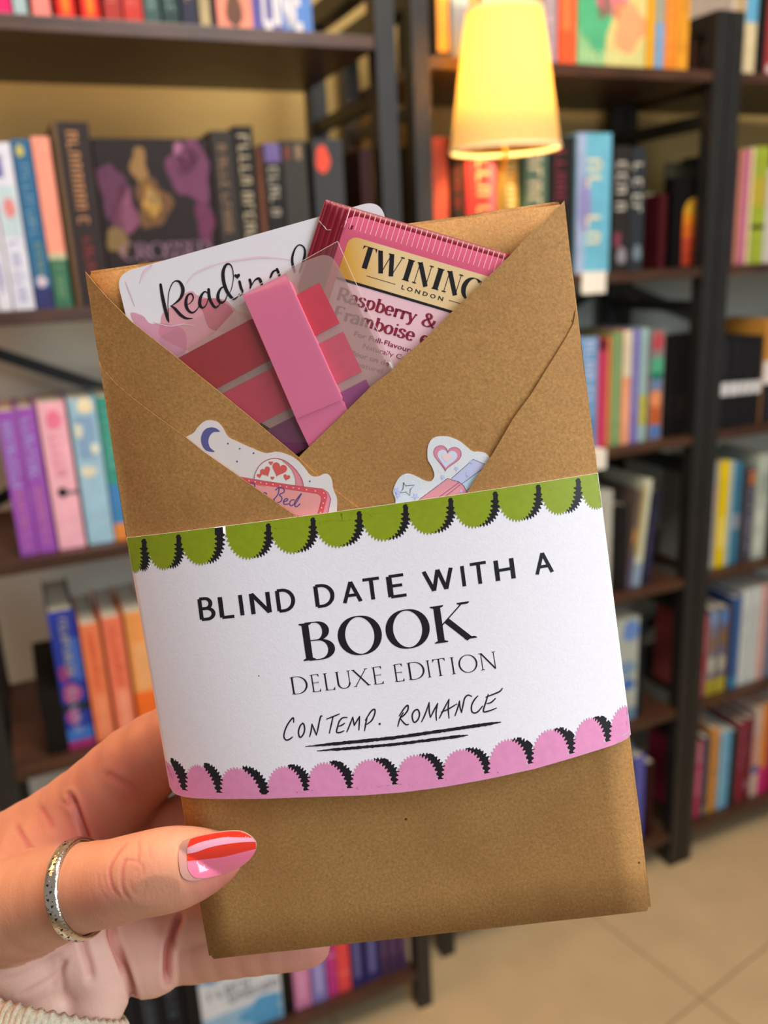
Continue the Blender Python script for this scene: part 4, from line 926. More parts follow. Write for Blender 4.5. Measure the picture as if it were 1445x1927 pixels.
for ch, x0, x1 in (('D', 549, 580), ('E', 587, 605), ('L', 611, 632), ('U', 634, 664), ('X', 666, 697), ('E', 703, 723), ('E', 743, 762), ('D', 769, 800), ('I', 805, 813), ('T', 817, 842), ('I', 850, 859), ('O', 866, 900), ('N', 904, 937)):
    real = {'D': (.02, .70), 'E': (.0, .56), 'L': (.0, .54), 'U': (.02, .72), 'X': (0, .72), 'I': (0, .24), 'T': (0, .66), 'O': (.04, .88), 'N': (0, .78)}[ch]
    def M2(x, y, x0=x0, x1=x1, real=real):
        X = x0 + (x - real[0]) / (real[1] - real[0]) * (x1 - x0) - 5 * y
        return (X, base3(X) - 32.5 * y)
    glyph(pr, ch, M2, .075, .038, serif=.8, st=.022)
pr.build('printed_title', ink, band, .00005)
pr = Print(band_conv); a_ = (520, 1290, 6.568); b_ = (730, 1280, 6.568)
for pts, o_ in (([(215,455),(210,400),(175,430),(130,500),(100,580),(95,640),(125,675),(170,660),(200,635)], a_), ([(335,470),(300,490),(275,560),(280,620),(300,640),(335,600),(350,540),(340,480),(320,462)], a_),
  ([(412,632),(430,560),(440,475)], a_), ([(440,475),(470,550),(495,612)], a_), ([(495,612),(515,530),(535,430),(550,380),(568,378)], a_), ([(622,415),(700,385),(778,352)], a_), ([(700,390),(680,480),(655,590)], a_),
  ([(875,395),(820,400),(780,440),(760,500),(745,575),(790,580),(835,560)], a_), ([(770,505),(810,490),(845,465)], a_), ([(872,572),(910,480),(945,390)], a_), ([(945,390),(955,450),(962,495)], a_), ([(962,495),(1000,430),(1030,380)], a_), ([(1030,380),(1025,470),(1020,550)], a_),
  ([(1090,560),(1105,470),(1122,400)], a_), ([(1100,430),(1170,320),(1215,295),(1215,350),(1180,430),(1115,482)], a_),
  ([(122,570),(150,470),(190,400)], b_), ([(140,440),(200,350),(245,310),(245,370),(200,430),(150,470)], b_), ([(150,470),(190,520),(225,550),(255,545)], b_),
  ([(370,365),(330,375),(300,430),(310,500),(335,520),(375,480),(390,420),(375,370),(350,360)], b_), ([(415,515),(460,420),(510,275)], b_), ([(510,275),(510,380),(525,460)], b_), ([(525,460),(570,370),(615,285)], b_), ([(615,285),(595,400),(600,495)], b_),
  ([(635,470),(690,360),(755,235)], b_), ([(755,235),(745,350),(755,470)], b_), ([(660,395),(740,360),(850,295)], b_), ([(828,440),(860,350),(885,255)], b_), ([(885,255),(890,330),(910,400)], b_), ([(910,400),(930,300),(950,220),(990,185),(1035,200)], b_),
  ([(1110,195),(1070,240),(1035,310),(1035,380),(1065,405),(1110,390),(1170,320)], b_), ([(1415,100),(1380,140),(1300,175),(1210,210)], b_), ([(1240,175),(1210,270),(1180,385),(1250,380),(1340,345)], b_), ([(1225,290),(1275,275),(1330,225)], b_)):
    P = cc(pts, *o_); pr.ribbon(P, [2.8 if 0 < i < len(P) - 1 else 2.0 for i in range(len(P))])
pr.disc(520 + 1277 / 6.568, 1290 + 475 / 6.568, 2.2)
pr.build('handwriting', mat('black_pen_ink', '#1d1a20', .4), band, .00005)
pr = Print(band_conv); rr = random.Random(3)
for (p0, pm, p1, w0) in (((575, 1405), (738, 1387.6), (942, 1359), 6.6), ((597, 1413), (738, 1400), (880, 1383.5), 6.0)):
    n = 90; P = []; Wd = []
    for k in range(n + 1):
        t = k / n; x = p0[0] + (p1[0] - p0[0]) * t
        y = np.interp(x, [p0[0], pm[0], p1[0]], [p0[1], pm[1], p1[1]]) + 1.2 * math.sin(math.pi * t)
        w_ = w0 * min(1, .25 + t * 5, .35 + (1 - t) * 9) * rr.uniform(.78, 1.08)
        P.append((x, y + rr.uniform(-.3, .3))); Wd.append(w_)
    pr.ribbon(P, Wd, smooth=False)
pr.build('printed_underline', ink, band, .00005)
pr = Print(band_conv); pr.disc(487, 1272, 1.4, 8); pr.build('paper_fleck', mat('brown_fleck', '#8a6a4c', .8), band, .00005)
# ================================================================== BOOKMARK CARD
card = empty('bookmark_card', PM); tag(card, 'white card lettered in black script, tucked into the parcel pocket behind the sachet', 'card')
zc_ = .0011
card_m = mat('white_card_gloss', '#e6e0e4', .35, spec=.4)
cp = smooth_line([(225, 545), (224, 530), (231, 517), (245, 508)], 5) + smooth_line([(672, 387.5), (690, 383), (705, 384), (716, 391), (722, 401)], 5) + [(768, 570), (640, 640), (262, 700)]
sheet('card', cp, zc_, card_m, card, th=.0005)
pc = lambda x, y, l: pl(x, y, zc_ + l)
def flat(polys, name, c, lift, parent, z0, rough=.45, alpha=None, cell=0):
    m = mat(name + '_ink', c, rough)
    if alpha is not None and not m.get('a'):
        m['a'] = 1; nt = m.node_tree; b = nt.nodes['Principled BSDF']; b.inputs['Alpha'].default_value = alpha
    return sheet(name, polys, z0 + lift, m, parent, cell=cell, smooth=False)
q3 = (290, 440, 5.558); q2 = (200, 360, 2.779)
flat(smooth_line(cc([(70, 930), (90, 830), (190, 750), (280, 650), (390, 598), (450, 640), (560, 672), (690, 680), (760, 700), (850, 790), (1000, 900), (700, 1300), (100, 1100)], *q3), 5, True), 'watercolour_petal', '#eca4ac', .00003, card, zc_, alpha=.75)
flat(smooth_line(cc([(480, 700), (640, 670), (740, 720), (820, 800), (860, 1000), (600, 1000), (520, 840)], *q3), 5, True), 'watercolour_petal', '#d87484', .00006, card, zc_, alpha=.5)
flat(smooth_line(cc([(125, 640), (190, 650), (230, 690), (300, 690), (400, 720), (420, 800), (380, 880), (200, 760)], *q2), 5, True), 'watercolour_petal', '#e494b0', .00004, card, zc_, alpha=.6)
pr = Print(pc)
pr.ribbon(cc([(340, 520), (420, 420), (560, 350), (720, 300), (900, 270), (1100, 245), (1300, 255), (1440, 275)], *q3), [1, 3, 3.5, 2, 4, 4, 2, 1])
pr.ribbon(cc([(235, 388), (200, 420), (175, 480)], *q2), [4, 5, 1]); pr.ribbon(cc([(100, 470), (120, 520), (150, 600)], *q2), [1, 3, 1])
pr.ribbon(cc([(0, 925), (80, 950), (180, 965), (300, 945), (420, 960)], *q3), [1.5, 1.5, 1.5, 1.5, 1])
pr.build('brush_arc', mat('pale_pink_wash', '#e4c8d0', .5), card, .00008)
pr = Print(pc)
for pts, ws in (
  ([(68,530),(85,640),(110,760),(140,880),(155,925)], [26,34,36,30,6]), ([(155,925),(148,800),(146,700),(158,600),(190,520),(225,492)], [6,7,8,9,11,14]), ([(225,492),(265,502),(298,560),(298,620),(262,690),(180,755)], [14,26,36,36,24,8]), ([(172,752),(215,780),(280,850),(340,884),(402,884)], [8,28,32,22,7]),
  ([(335,745),(380,722),(410,672),(392,628),(355,640),(335,690),(335,750),(358,800),(400,825),(445,795),(485,730)], [7,9,14,16,20,30,34,28,20,12,7]),
  ([(565,625),(530,605),(492,650),(476,720),(490,765),(520,770),(550,730),(575,650)], [10,16,28,34,28,16,10,8]), ([(570,580),(578,660),(600,720),(640,770),(680,745),(692,710)], [28,32,30,26,12,7]),
  ([(745,548),(700,570),(670,630),(672,690),(700,720),(740,700),(765,640)], [10,20,30,34,28,14,8]), ([(798,610),(818,540),(830,450),(815,350),(780,315),(745,335),(722,400),(725,480),(745,560),(780,630),(830,680),(870,660),(895,625)], [7,8,9,12,20,28,34,36,36,34,26,12,7]),
  ([(893,498),(908,560),(926,612),(900,650)], [26,28,18,8]), ([(1000,480),(1012,530),(1002,580)], [28,24,10]), ([(1008,562),(1050,490),(1095,468),(1120,510),(1135,560)], [9,14,30,30,20]),
  ([(1300,395),(1270,382),(1238,405),(1216,460)], [12,18,24,22]), ([(1285,368),(1308,425),(1320,480)], [26,26,18])):
    pr.ribbon(cc(pts, *q3), [w_ / 5.558 for w_ in ws])
pr.ribbon(cc([(985, 420), (972, 360), (985, 305), (1010, 280), (1036, 298), (1036, 345), (1012, 420)], *q2), [w_ / 2.779 for w_ in [12, 13, 9, 7, 9, 13, 10]])
pr.poly(heart(290 + 870 / 5.558, 440 + 442 / 5.558, 5.6, -.15)); pr.build('script_lettering', ink, card, .0001)
# ================================================================== TEA SACHET
tea = empty('tea_sachet', PM); tag(tea, 'crimson and pink foil tea sachet with a gold label, tucked into the pocket', 'tea sachet')
SR, SD = (.9587, .2843), (-.300, .954)
def S2(a, b): return (612 + a * SR[0] + b * SD[0], 375 + a * SR[1] + b * SD[1])
def zt_(a, b):
    e = min(max(0, a - 8) / 60, max(0, b - 4) / 40, 1); ridge = 0
    if a < 52: ridge = .00016 * math.sin(a * 2 * math.pi / 11)
    return .0020 + .0010 * e ** .6 + ridge
def tconv(a, b, lift=0): x, y = S2(a, b); return pl(x, y, zt_(a, b) + lift)
foil = mat('crimson_foil_paper', '#7c0a24', .38, .06, 200, spec=.3)
mb = MB(); A_ = [k * 2.2 for k in range(28)] + [64 + k * 12 for k in range(26)]; B_ = [k * 10 for k in range(40)]
vs = [tconv(a, b) for b in B_ for a in A_]; na = len(A_)
vb = [(v[0], v[1], v[2] - .0004) for v in vs]; fs = []
for j in range(len(B_) - 1):
    for i in range(na - 1):
        q = [j * na + i, (j + 1) * na + i, (j + 1) * na + i + 1, j * na + i + 1]; fs += [q, [x + len(vs) for x in q[::-1]]]
rim = [i for i in range(na)] + [j * na + na - 1 for j in range(1, len(B_))] + [(len(B_) - 1) * na + i for i in range(na - 2, -1, -1)] + [j * na for j in range(len(B_) - 2, 0, -1)]
for i in range(len(rim)): a, b = rim[i], rim[(i + 1) % len(rim)]; fs.append([a, b, b + len(vs), a + len(vs)])
mb.add(vs + vb, fs); mb.build('sachet', foil, tea, smooth=True)
tc_ = lambda a, b: tconv(a, b, 0)
def rrect(a0, b0, a1, b1, r, corners=(1, 1, 1, 1)):
    out = []
    for (cx, cy, s0), on_ in zip(((a0 + r, b0 + r, 180), (a1 - r, b0 + r, 270), (a1 - r, b1 - r, 0), (a0 + r, b1 - r, 90)), corners):
        if on_: out += [(cx + r * math.cos(math.radians(s0 + 90 * k / 8)), cy + r * math.sin(math.radians(s0 + 90 * k / 8))) for k in range(9)]
        else: out.append({180: (a0, b0), 270: (a1, b0), 0: (a1, b1), 90: (a0, b1)}[s0])
    return out
def tsheet(poly, name, c, lift, cell=14, **kw): return sheet(name, poly, None, mat(name + '_ink', c, .38, **kw), tea, cell=cell, conv=lambda x, y: tconv(x, y, lift))
tsheet(rrect(44, 13, 363, 388, 30, (1, 0, 0, 0)), 'pink_panel', '#d45878', .00003)
tsheet(rrect(64, 138, 363, 388, 2, (0, 0, 0, 0)), 'pale_pink_panel', '#f0c4cc', .00005)
gold = mat('gold_label', '#ecc890', .34, .05, 100, spec=.5); 
sheet('gold_label', rrect(64, 52, 363, 133, 18, (1, 0, 0, 0)), None, gold, tea, cell=14, conv=lambda x, y: tconv(x, y, .00007))
nt = gold.node_tree; g_ = nt.nodes['Principled BSDF']
tc2 = nt.nodes.new('ShaderNodeTexCoord'); sx_ = nt.nodes.new('ShaderNodeSeparateXYZ'); rp = nt.nodes.new('ShaderNodeValToRGB'); mr = nt.nodes.new('ShaderNodeMapRange')
_l, _r2 = tconv(64, 90)[0], tconv(150, 90)[0]; mr.inputs[1].default_value = _l; mr.inputs[2].default_value = _r2
nt.links.new(tc2.outputs['Object'], sx_.inputs[0]); nt.links.new(sx_.outputs[0], mr.inputs[0]); nt.links.new(mr.outputs[0], rp.inputs[0]); nt.links.new(rp.outputs[0], g_.inputs['Base Color'])
rp.color_ramp.elements[0].color = lin('#d89c28') + [1]; rp.color_ramp.elements[1].color = lin('#eccc98') + [1]
Tc = lambda x, y, l: tconv(x, y, l)
pr = Print(Tc); pr.ribbon([(64, 135.5), (150, 135.5), (250, 135.5), (363, 135.5)], 5, cap=False)
pr.ribbon([(117, 116), (174, 116)], 1.1, cap=False, smooth=False); pr.ribbon([(279, 116), (330, 116)], 1.1, cap=False, smooth=False)
pr.build('printed_rule', ink, tea, .00011)
pr = Print(Tc)
for k in range(31):
    a = 50 + k * 10.1; pr.ribbon([(a, 2 + 3.8 * q_) for q_ in range(11)], 1.5, cap=False, smooth=False)
pr.build('pinstripes', mat('pale_pink_stripe', '#f0a8b4', .4), tea, .00009)
pr = Print(Tc)
for ch, x0, x1 in (('T', 94, 124), ('W', 124, 176), ('I', 181, 198), ('N', 201, 234), ('I', 239, 256), ('N', 259, 292), ('G', 296, 331), ('S', 334, 362)):
    real = {'T': (-.02, .68), 'W': (-.06, 1.14), 'I': (0, .24), 'N': (-.02, .80), 'G': (.02, .86), 'S': (0, .6)}[ch]
    glyph(pr, ch, lambda x, y, x0=x0, x1=x1, real=real: (x0 + (x - real[0]) / (real[1] - real[0]) * (x1 - x0), 104 - 41 * y), {'W': .20, 'N': .21, 'I': .14, 'T': .23}.get(ch, .22), .035, serif=.8, st=.028)
font_line(pr, 'L O N D O N', 186, 268, 121, 8, lambda a, b: (a, b), bold=.02)
pr.build('printed_lettering', ink, tea, .00011)
wine = mat('wine_red_print', '#8c1c38', .4)
pr = Print(Tc)
word(pr, 'Raspberry &', 76, 175, 269, 175, 0, -24, thick=.17, thin=.09, serif=.8, st=.05)
word(pr, 'Framboise e', 80, 209, 266, 209, 0, -23, thick=.17, thin=.09, serif=.8, st=.05)
font_line(pr, 'For Full-Flavoured', 127, 254, 231, 9.5, lambda a, b: (a, b), bold=.015)
font_line(pr, 'Naturally Caffeine', 150, 268, 248.5, 9.5, lambda a, b: (a, b))
font_line(pr, 'Pour un de', 132, 208, 267, 9.5, lambda a, b: (a, b), bold=.015)
font_line(pr, 'naturel', 150, 200, 284, 9.5, lambda a, b: (a, b))
pr.build('printed_lettering', wine, tea, .00011)
pr = Print(Tc); pr.ribbon([(1, 42), (7, 46), (14, 50), (20, 54), (27, 52)], [1.2, .8, 1.4, .9, .7]); pr.build('torn_nick', mat('white_torn_paper', '#e8d4d4', .8), tea, .0001)
# ================================================================== STICKY TAB PACK
tabs = empty('sticky_tab_pack', PM); tag(tabs, 'clear sleeve of red, pink and purple sticky tabs with a pink plastic clip', 'sticky tabs')
zin = lambda z: (lambda u, v: z - .0011 * max(0, min(1, (abs(u) - .034) / .02)))
def strip(pts, c, z): return sheet('sticky_tab', pts, zin(z), mat('tab_paper', c, .6, .04, 300), tabs, th=.00012, smooth=False)
for c, cr, q in (('#a01828', '#d83450', [(318, 683), (601, 532), (639, 608), (365, 754)]), ('#b83850', '#d85470', [(372, 764), (646, 624), (681, 699), (420, 832)]), ('#6c2850', '#984484', [(450, 836), (689, 714), (715, 770), (490, 890)])):
    strip(q, c, .0034)  # dimming under the film layers put into the colour; ends stay brighter
    (ax_, ay_), (bx_2, by_2) = q[1], q[2]; k0 = .36
    L0 = (q[1][0] + (q[0][0] - q[1][0]) * k0 * .75, q[1][1] + (q[0][1] - q[1][1]) * k0 * .75); L1 = (q[2][0] + (q[3][0] - q[2][0]) * k0 * .75, q[2][1] + (q[3][1] - q[2][1]) * k0 * .75)
    o = sheet('tab_end', [L0, q[1], q[2], L1], zin(.00352), mat('tab_paper', cr, .6, .04, 300), tabs, smooth=False)
film = bpy.data.materials.new('clear_film'); film.use_nodes = True; nt = film.node_tree; nt.nodes.clear(); L = nt.links.new
fo = nt.nodes.new('ShaderNodeOutputMaterial'); m1 = nt.nodes.new('ShaderNodeMixShader'); m2 = nt.nodes.new('ShaderNodeMixShader')
tp = nt.nodes.new('ShaderNodeBsdfTransparent'); gl = nt.nodes.new('ShaderNodeBsdfGlossy'); dfu = nt.nodes.new('ShaderNodeBsdfDiffuse')
dfu.inputs[0].default_value = (.55, .42, .38, 1); gl.inputs['Roughness'].default_value = .12; m1.inputs[0].default_value = .035; tp.inputs[0].default_value = (.94, .92, .91, 1)
L(tp.outputs[0], m1.inputs[1]); L(dfu.outputs[0], m1.inputs[2]); L(m1.outputs[0], m2.inputs[1]); L(gl.outputs[0], m2.inputs[2]); m2.inputs[0].default_value = .05; L(m2.outputs[0], fo.inputs[0])
sheet('clear_sleeve', [(635, 454), (742, 692), (700, 740), (620, 830), (500, 835), (300, 670), (300, 634), (322, 622), (430, 566)], zin(.0038), film, tabs, smooth=False)
frost = film.copy(); frost.name = 'frosted_film'
for n_ in frost.node_tree.nodes:
    if n_.type == 'BSDF_DIFFUSE': n_.inputs[0].default_value = (.62, .42, .38, 1)
    if n_.type == 'MIX_SHADER' and abs(n_.inputs[0].default_value - .035) < 1e-4: n_.inputs[0].default_value = .5
sheet('frosted_sleeve', smooth_line([(560, 497), (590, 485), (610, 480), (626, 486), (640, 506)], 4) + [(738, 704), (690, 740), (640, 790), (560, 840), (345, 700), (330, 672), (400, 630), (450, 575)], zin(.0032), frost, tabs, smooth=False)
pr = Print(lambda x, y, l: pl(x, y, zin(.0038 + l)))
pr.ribbon([(430, 566), (540, 507), (635, 454)], .7, smooth=False, cap=False); pr.ribbon([(635, 454), (682, 560), (742, 692)], 1.0, smooth=False, cap=False)
pr.build('film_edge', mat('film_cut_edge', '#f4dcd4', .2), tabs, .00005)
pr = Print(lambda x, y, l: pl(x, y, zin(.0038 + l))); pr.poly([(731, 682), (735, 680), (741, 692), (738, 695)]); pr.build('film_glint', mat('painted_glint_white', '#eef2f4', .15), tabs, .0001)  # glint painted as a small white patch on the film corner
plast = mat('pink_plastic', '#de6e90', .34, sss=.15, spec=.5)
def prism(name, top, base, z1, z0, bev=.0005):
    T_ = [pl(x, y, z1) for x, y in top]; B2 = [pl(x, y, z0) for x, y in base]; n = len(top); mb = MB()
    mb.add(T_ + B2, [list(range(n)), [n + k for k in range(n)][::-1]] + [[k, (k + 1) % n, n + (k + 1) % n, n + k] for k in range(n)])
    o = mb.build(name, plast, tabs, bevel=bev); return o
prism('clip_body', [(461, 557), (536, 519), (640, 750), (559, 784)], [(461, 556), (551, 533), (649, 751), (559, 786)], .0048, .0028)
prism('clip_cap', [(560, 787.5), (641, 753.5), (655, 786), (588, 846)], [(560, 787), (650, 754), (662, 784), (588, 848)], .0046, .0028)
# ================================================================== STICKERS tucked between the flaps
s3 = (330, 760, 3.905); s4 = (430, 840, 6.881); s5 = (700, 790, 5.558)
stk = empty('moon_sticker', PM); tag(stk, 'die-cut sticker with a purple moon, hearts and a red sign, tucked left of the V', 'sticker')
zs1 = lambda u, v: zL(u, v) + .0002
out1 = smooth_line(cc([(60, 250), (130, 215), (165, 170), (210, 130), (260, 120), (310, 135), (350, 180), (385, 240), (450, 275), (550, 320), (650, 360), (700, 358), (750, 352), (830, 375), (890, 410), (940, 460), (985, 520), (1020, 535), (1055, 530), (1090, 515), (1125, 520), (1150, 560), (1160, 630), (1185, 690), (1187, 760), (1182, 830)], *s3), 4)
sheet('sticker_paper', out1 + cc([(1100, 900), (850, 880), (400, 600), (40, 330)], *s3), zs1, mat('white_vinyl', '#e2d8d6', .3), stk, th=.00018)
C1 = lambda x, y, l: pl(x, y, lambda u, v: zs1(u, v) + l)
def st_sheet(parent, zf): return lambda poly, name, c, lift, rough=.35: sheet(name, poly, (lambda u, v: zf(u, v) + lift), mat(name + '_ink', c, rough), parent, cell=20)
A1 = st_sheet(stk, zs1)
out_in = [(420, 905), (0, 300)]
moon = [(327, 205), (300, 180), (260, 172), (215, 190), (190, 240), (195, 300), (230, 345), (290, 352), (258, 325), (243, 285), (250, 240), (280, 208)]
A1(smooth_line(cc(moon, *s3), 3, True), 'purple_moon', '#5c5a94', .00003)
semi = [(330, 420), (345, 350), (400, 250), (480, 185), (560, 158), (640, 158), (740, 190), (850, 280), (920, 370), (960, 450), (972, 530)]
A1(cc(smooth_line(semi, 3) + [(880, 510), (500, 480)], *s4), 'pink_dome_rim', '#e68c98', .00003)
dome = [(335, 425), (350, 350), (400, 258), (480, 195), (560, 165), (640, 168), (720, 200), (800, 280), (850, 370), (868, 440), (872, 505)]
A1(cc(smooth_line(dome, 3) + [(600, 480)], *s4), 'white_dome', '#e4e0d8', .00006)
sign = [(130, 395), (500, 455), (900, 515), (1220, 552), (1290, 600), (1325, 680), (1300, 800), (1280, 900), (1150, 930), (700, 900), (300, 620)]
A1(cc(sign, *s4), 'sign_edge', '#e890a0', .00008)
sign = [(140, 402), (500, 460), (900, 520), (1210, 556), (1260, 590), (1282, 640), (1262, 720), (1215, 900), (1150, 930), (700, 900), (300, 620)]
A1(cc(sign, *s4), 'red_sign_frame', '#dc545c', .0001)
A1(cc([(200, 470), (500, 512), (900, 572), (1150, 612), (1190, 635), (1205, 680), (1190, 740), (1148, 900), (700, 900), (300, 640)], *s4), 'pink_sign_face', '#e89c98', .00013)
pr = Print(C1)
for x, y, r, ro in ((400, 378, 34, -.2), (480, 325, 70, -.5), (548, 215, 30, 0), (655, 295, 100, .35), (568, 410, 26, 0), (752, 400, 46, .3)): pr.poly([(x_, y_) for x_, y_ in cc(heart(x, y, r, ro), *s4)])
pr.build('red_hearts', mat('sticker_red', '#d85c58', .4), stk, .00009)
pr = Print(C1)
pr.ribbon(cc(semi, *s4), .9); pr.ribbon(cc([(130, 392), (500, 453), (900, 513), (1220, 550), (1290, 598), (1325, 680), (1300, 800), (1280, 900)], *s4), .8, smooth=False)
pr.ribbon(cc([(870, 500), (868, 440), (850, 370), (800, 280), (700, 185)], *s4), .7); pr.ribbon(cc([(300, 490), (900, 574), (1150, 612), (1200, 650), (1200, 700), (1148, 900)], *s4), .7, smooth=False)
pr.build('maroon_outline', mat('sticker_maroon', '#a0405c', .4), stk, .00016)
pr = Print(C1)
for x, y in ((265, 445), (345, 458), (418, 470), (490, 483), (575, 495), (668, 512), (752, 525), (838, 535), (910, 547), (1010, 562), (1122, 578), (1232, 603), (1243, 668), (1225, 735), (1205, 795), (1190, 855)): pr.disc(*cc([(x, y)], *s4)[0], 1.3, 8)
pr.build('sign_bulbs', mat('sticker_cream', '#f0d8b8', .4), stk, .00017)
pr = Print(C1)
for pts in ([(655, 545), (640, 620), (585, 690)], [(610, 565), (650, 535), (710, 545), (720, 590), (660, 625), (690, 660), (680, 710), (620, 728), (585, 690)], [(712, 720), (760, 700), (765, 680), (735, 680), (712, 715), (725, 750), (775, 745)], [(850, 690), (810, 700), (790, 740), (810, 768), (850, 745), (870, 700), (945, 610), (900, 690), (858, 760), (885, 780), (925, 745)], [(270, 495), (300, 470), (335, 485), (340, 525)], [(440, 610), (480, 600), (492, 620)]):
    pr.ribbon(cc(pts, *s4), 2.0)
pr.build('script_lettering', mat('sticker_indigo', '#544c8c', .4), stk, .00017)
pr = Print(C1)
for x, y in ((325, 88), (110, 196), (145, 30), (1052, 452)): pr.disc(*cc([(x, y)], *s4)[0], 1.7, 8)
pr.disc(*cc([(386, 292)], *s3)[0], 1.7, 8); pr.build('indigo_dots', mat('sticker_indigo', '#544c8c', .4), stk, .00004)
stk = empty('heart_sticker', PM); tag(stk, 'glittery die-cut sticker with a heart and a star, tucked right of the V', 'sticker')
zs2 = lambda u, v: zR(u, v) + .0002
holo = mat('glitter_vinyl', '#d4e4ee', .22, c2='#eee4e4', scale=45, detail=2, bump=.1, bscale=1800, spec=.8)
out2 = smooth_line(cc([(240, 900), (245, 830), (222, 770), (225, 720), (260, 640), (300, 590), (350, 565), (400, 565), (470, 595), (540, 630), (590, 645), (625, 635), (648, 600), (650, 560), (625, 490), (585, 420), (578, 350), (585, 280), (610, 220), (650, 185), (710, 172), (790, 175), (870, 200), (940, 240), (1000, 290), (1050, 330), (1110, 333), (1160, 340), (1200, 360), (1250, 420)], *s5), 4)
sheet('sticker_paper', out2 + cc([(1150, 700), (1050, 960), (240, 960)], *s5), zs2, holo, stk, th=.00018)
A2 = st_sheet(stk, zs2); C2 = lambda x, y, l: pl(x, y, lambda u, v: zs2(u, v) + l)
A2(cc(heart(785, 385, 145, .12), *s5), 'outer_heart', '#e08ca0', .00003); A2(cc(heart(785, 395, 105, .12), *s5), 'middle_heart', '#d4dcf0', .00005); A2(cc(heart(782, 392, 56, .12), *s5), 'inner_heart', '#f0d4d0', .00007)
A2(cc([(480, 845), (790, 612), (910, 650), (960, 690), (1000, 770), (960, 900), (480, 900)], *s5), 'pink_block', '#e49aa4', .00003)
A2(cc([(830, 615), (1060, 412), (1190, 470), (1180, 500), (940, 670), (905, 645)], *s5), 'lilac_block', '#c4c8e8', .00003)
A2(cc([(945, 675), (1185, 495), (1150, 640), (1000, 760)], *s5), 'aqua_block', '#bcdcf0', .00003)
pr = Print(C2)
for pts in ([(480, 845), (790, 612), (910, 650), (960, 690), (1000, 770)], [(700, 810), (910, 655)], [(770, 800), (920, 680)], [(830, 615), (1060, 412), (1190, 470)], [(940, 670), (1190, 485)], [(990, 740), (1170, 590)]):
    pr.ribbon(cc(pts, *s5), .8, smooth=False)
h1 = heart(785, 385, 145, .12); pr.ribbon(cc(h1 + h1[:1], *s5), .6)
star = [(330, 655), (350, 690), (445, 682), (400, 730), (395, 795), (355, 755), (290, 765), (325, 725), (330, 655)]
pr.ribbon(cc(star, *s5), 1.1, smooth=False)
pr.build('dark_outline', mat('sticker_dark_line', '#4c3c50', .4), stk, .00009)
pr = Print(C2)
for x, y, r in ((255, 740, 45), (270, 790, 40), (455, 800, 42), (1000, 570, 34), (885, 510, 30), (740, 600, 30), (1040, 440, 26), (930, 745, 26)):
    n = 5; P = []
    for k in range(10):
        rr_ = r if k % 2 == 0 else r * .4; t = math.pi * k / 5 + .3; P.append((x + rr_ * math.cos(t), y + rr_ * math.sin(t)))
    pr.poly(cc(P, *s5))
pr.build('glitter_stars', mat('sticker_glitter', '#c0ccf4', .15, spec=.9), stk, .0001)

def book_print(bk, y_, text, a0, b0, a1, b1, caph, c, name='cover_lettering', **kw):
    root, t, h = bk; p_ = Print(lambda x, z, l: (x, -.0004 - l, z))
    word(p_, text, a0 * t, b0 * h, a1 * t, b1 * h, 0, caph * h, **kw)
    o = p_.build(name, col(c), root, .0004); return o
book_print(bk_forever, 0, 'FOREVER', .04, .36, .97, .36, .26, '#dcd8dc', thick=.2, thin=.2)
book_print(bk_forever, 0, 'LINE', .46, .04, .90, .04, .26, '#dcd8dc', thick=.2, thin=.2)
book_print(bk_crossed, 0, 'CROSSED', .12, .27, .93, .27, .1, '#8c6c84', thick=.13, thin=.05, serif=.9)
# ================================================================== THE HAND
GV = 0.00055
def hp(px, py, z, r):                        # joint seen at (px,py), z metres over the parcel front, radius r in px
    p = pl(px, py, z); w_ = PC + PU * p[0] + PV * p[1] + PN * p[2]
    return (p[0], p[1], p[2], r * (w_ - CO).dot(CF) / FPX)
WR = pl(85, 1868, -.0235); KD = Vector((.10, -.86, .50)).normalized()
chains = {
 'thumb': [hp(20, 1712, -.014, 92), hp(90, 1690, -.008, 86), hp(150, 1671, -.001, 78), hp(215, 1660, .0055, 74), hp(250, 1649, .0080, 71), hp(300, 1639, .0095, 73), hp(345, 1630, .0098, 68), hp(393, 1619, .0080, 52), hp(420, 1611, .0062, 35)],
 'index': [hp(-60, 1690, -.040, 120), hp(30, 1640, -.042, 112), hp(120, 1572, -.042, 96), hp(200, 1504, -.040, 88), hp(258, 1444, -.037, 79), hp(340, 1386, -.034, 68), hp(440, 1335, -.0315, 62), hp(520, 1310, -.030, 60)],
 'middle': [hp(120, 1660, -.050, 80), hp(250, 1610, -.052, 64), hp(352, 1558, -.037, 64), hp(450, 1530, -.0315, 62), hp(560, 1505, -.030, 54)],
 'ring': [hp(90, 1760, -.030, 90), hp(200, 1735, -.036, 80), hp(272, 1730, -.035, 76), hp(284, 1800, -.030, 70)],
 'ring2': [hp(290, 1735, -.036, 66), hp(380, 1705, -.034, 64), hp(480, 1690, -.0305, 56)],
 'pinky': [hp(300, 1790, -.036, 58), hp(365, 1786, -.034, 58), hp(440, 1781, -.031, 53), hp(520, 1776, -.029, 49), hp(570, 1777, -.029, 42), hp(588, 1780, -.029, 32)],
 'palm': [hp(40, 1700, -.030, 110), hp(70, 1790, -.024, 98)] + [(WR[0] + KD[0] * q_, WR[1] + KD[1] * q_, WR[2] + KD[2] * q_, r_) for q_, r_ in ((-.006, .0155), (.012, .0155), (.04, .017), (.09, .019))],
 'heel': [hp(120, 1735, -.024, 80), hp(165, 1790, -.024, 72), hp(188, 1850, -.023, 58), hp(165, 1915, -.019, 54)],
 'web': [hp(60, 1640, -.028, 84), hp(120, 1610, -.028, 60), hp(150, 1600, -.030, 50)],
}
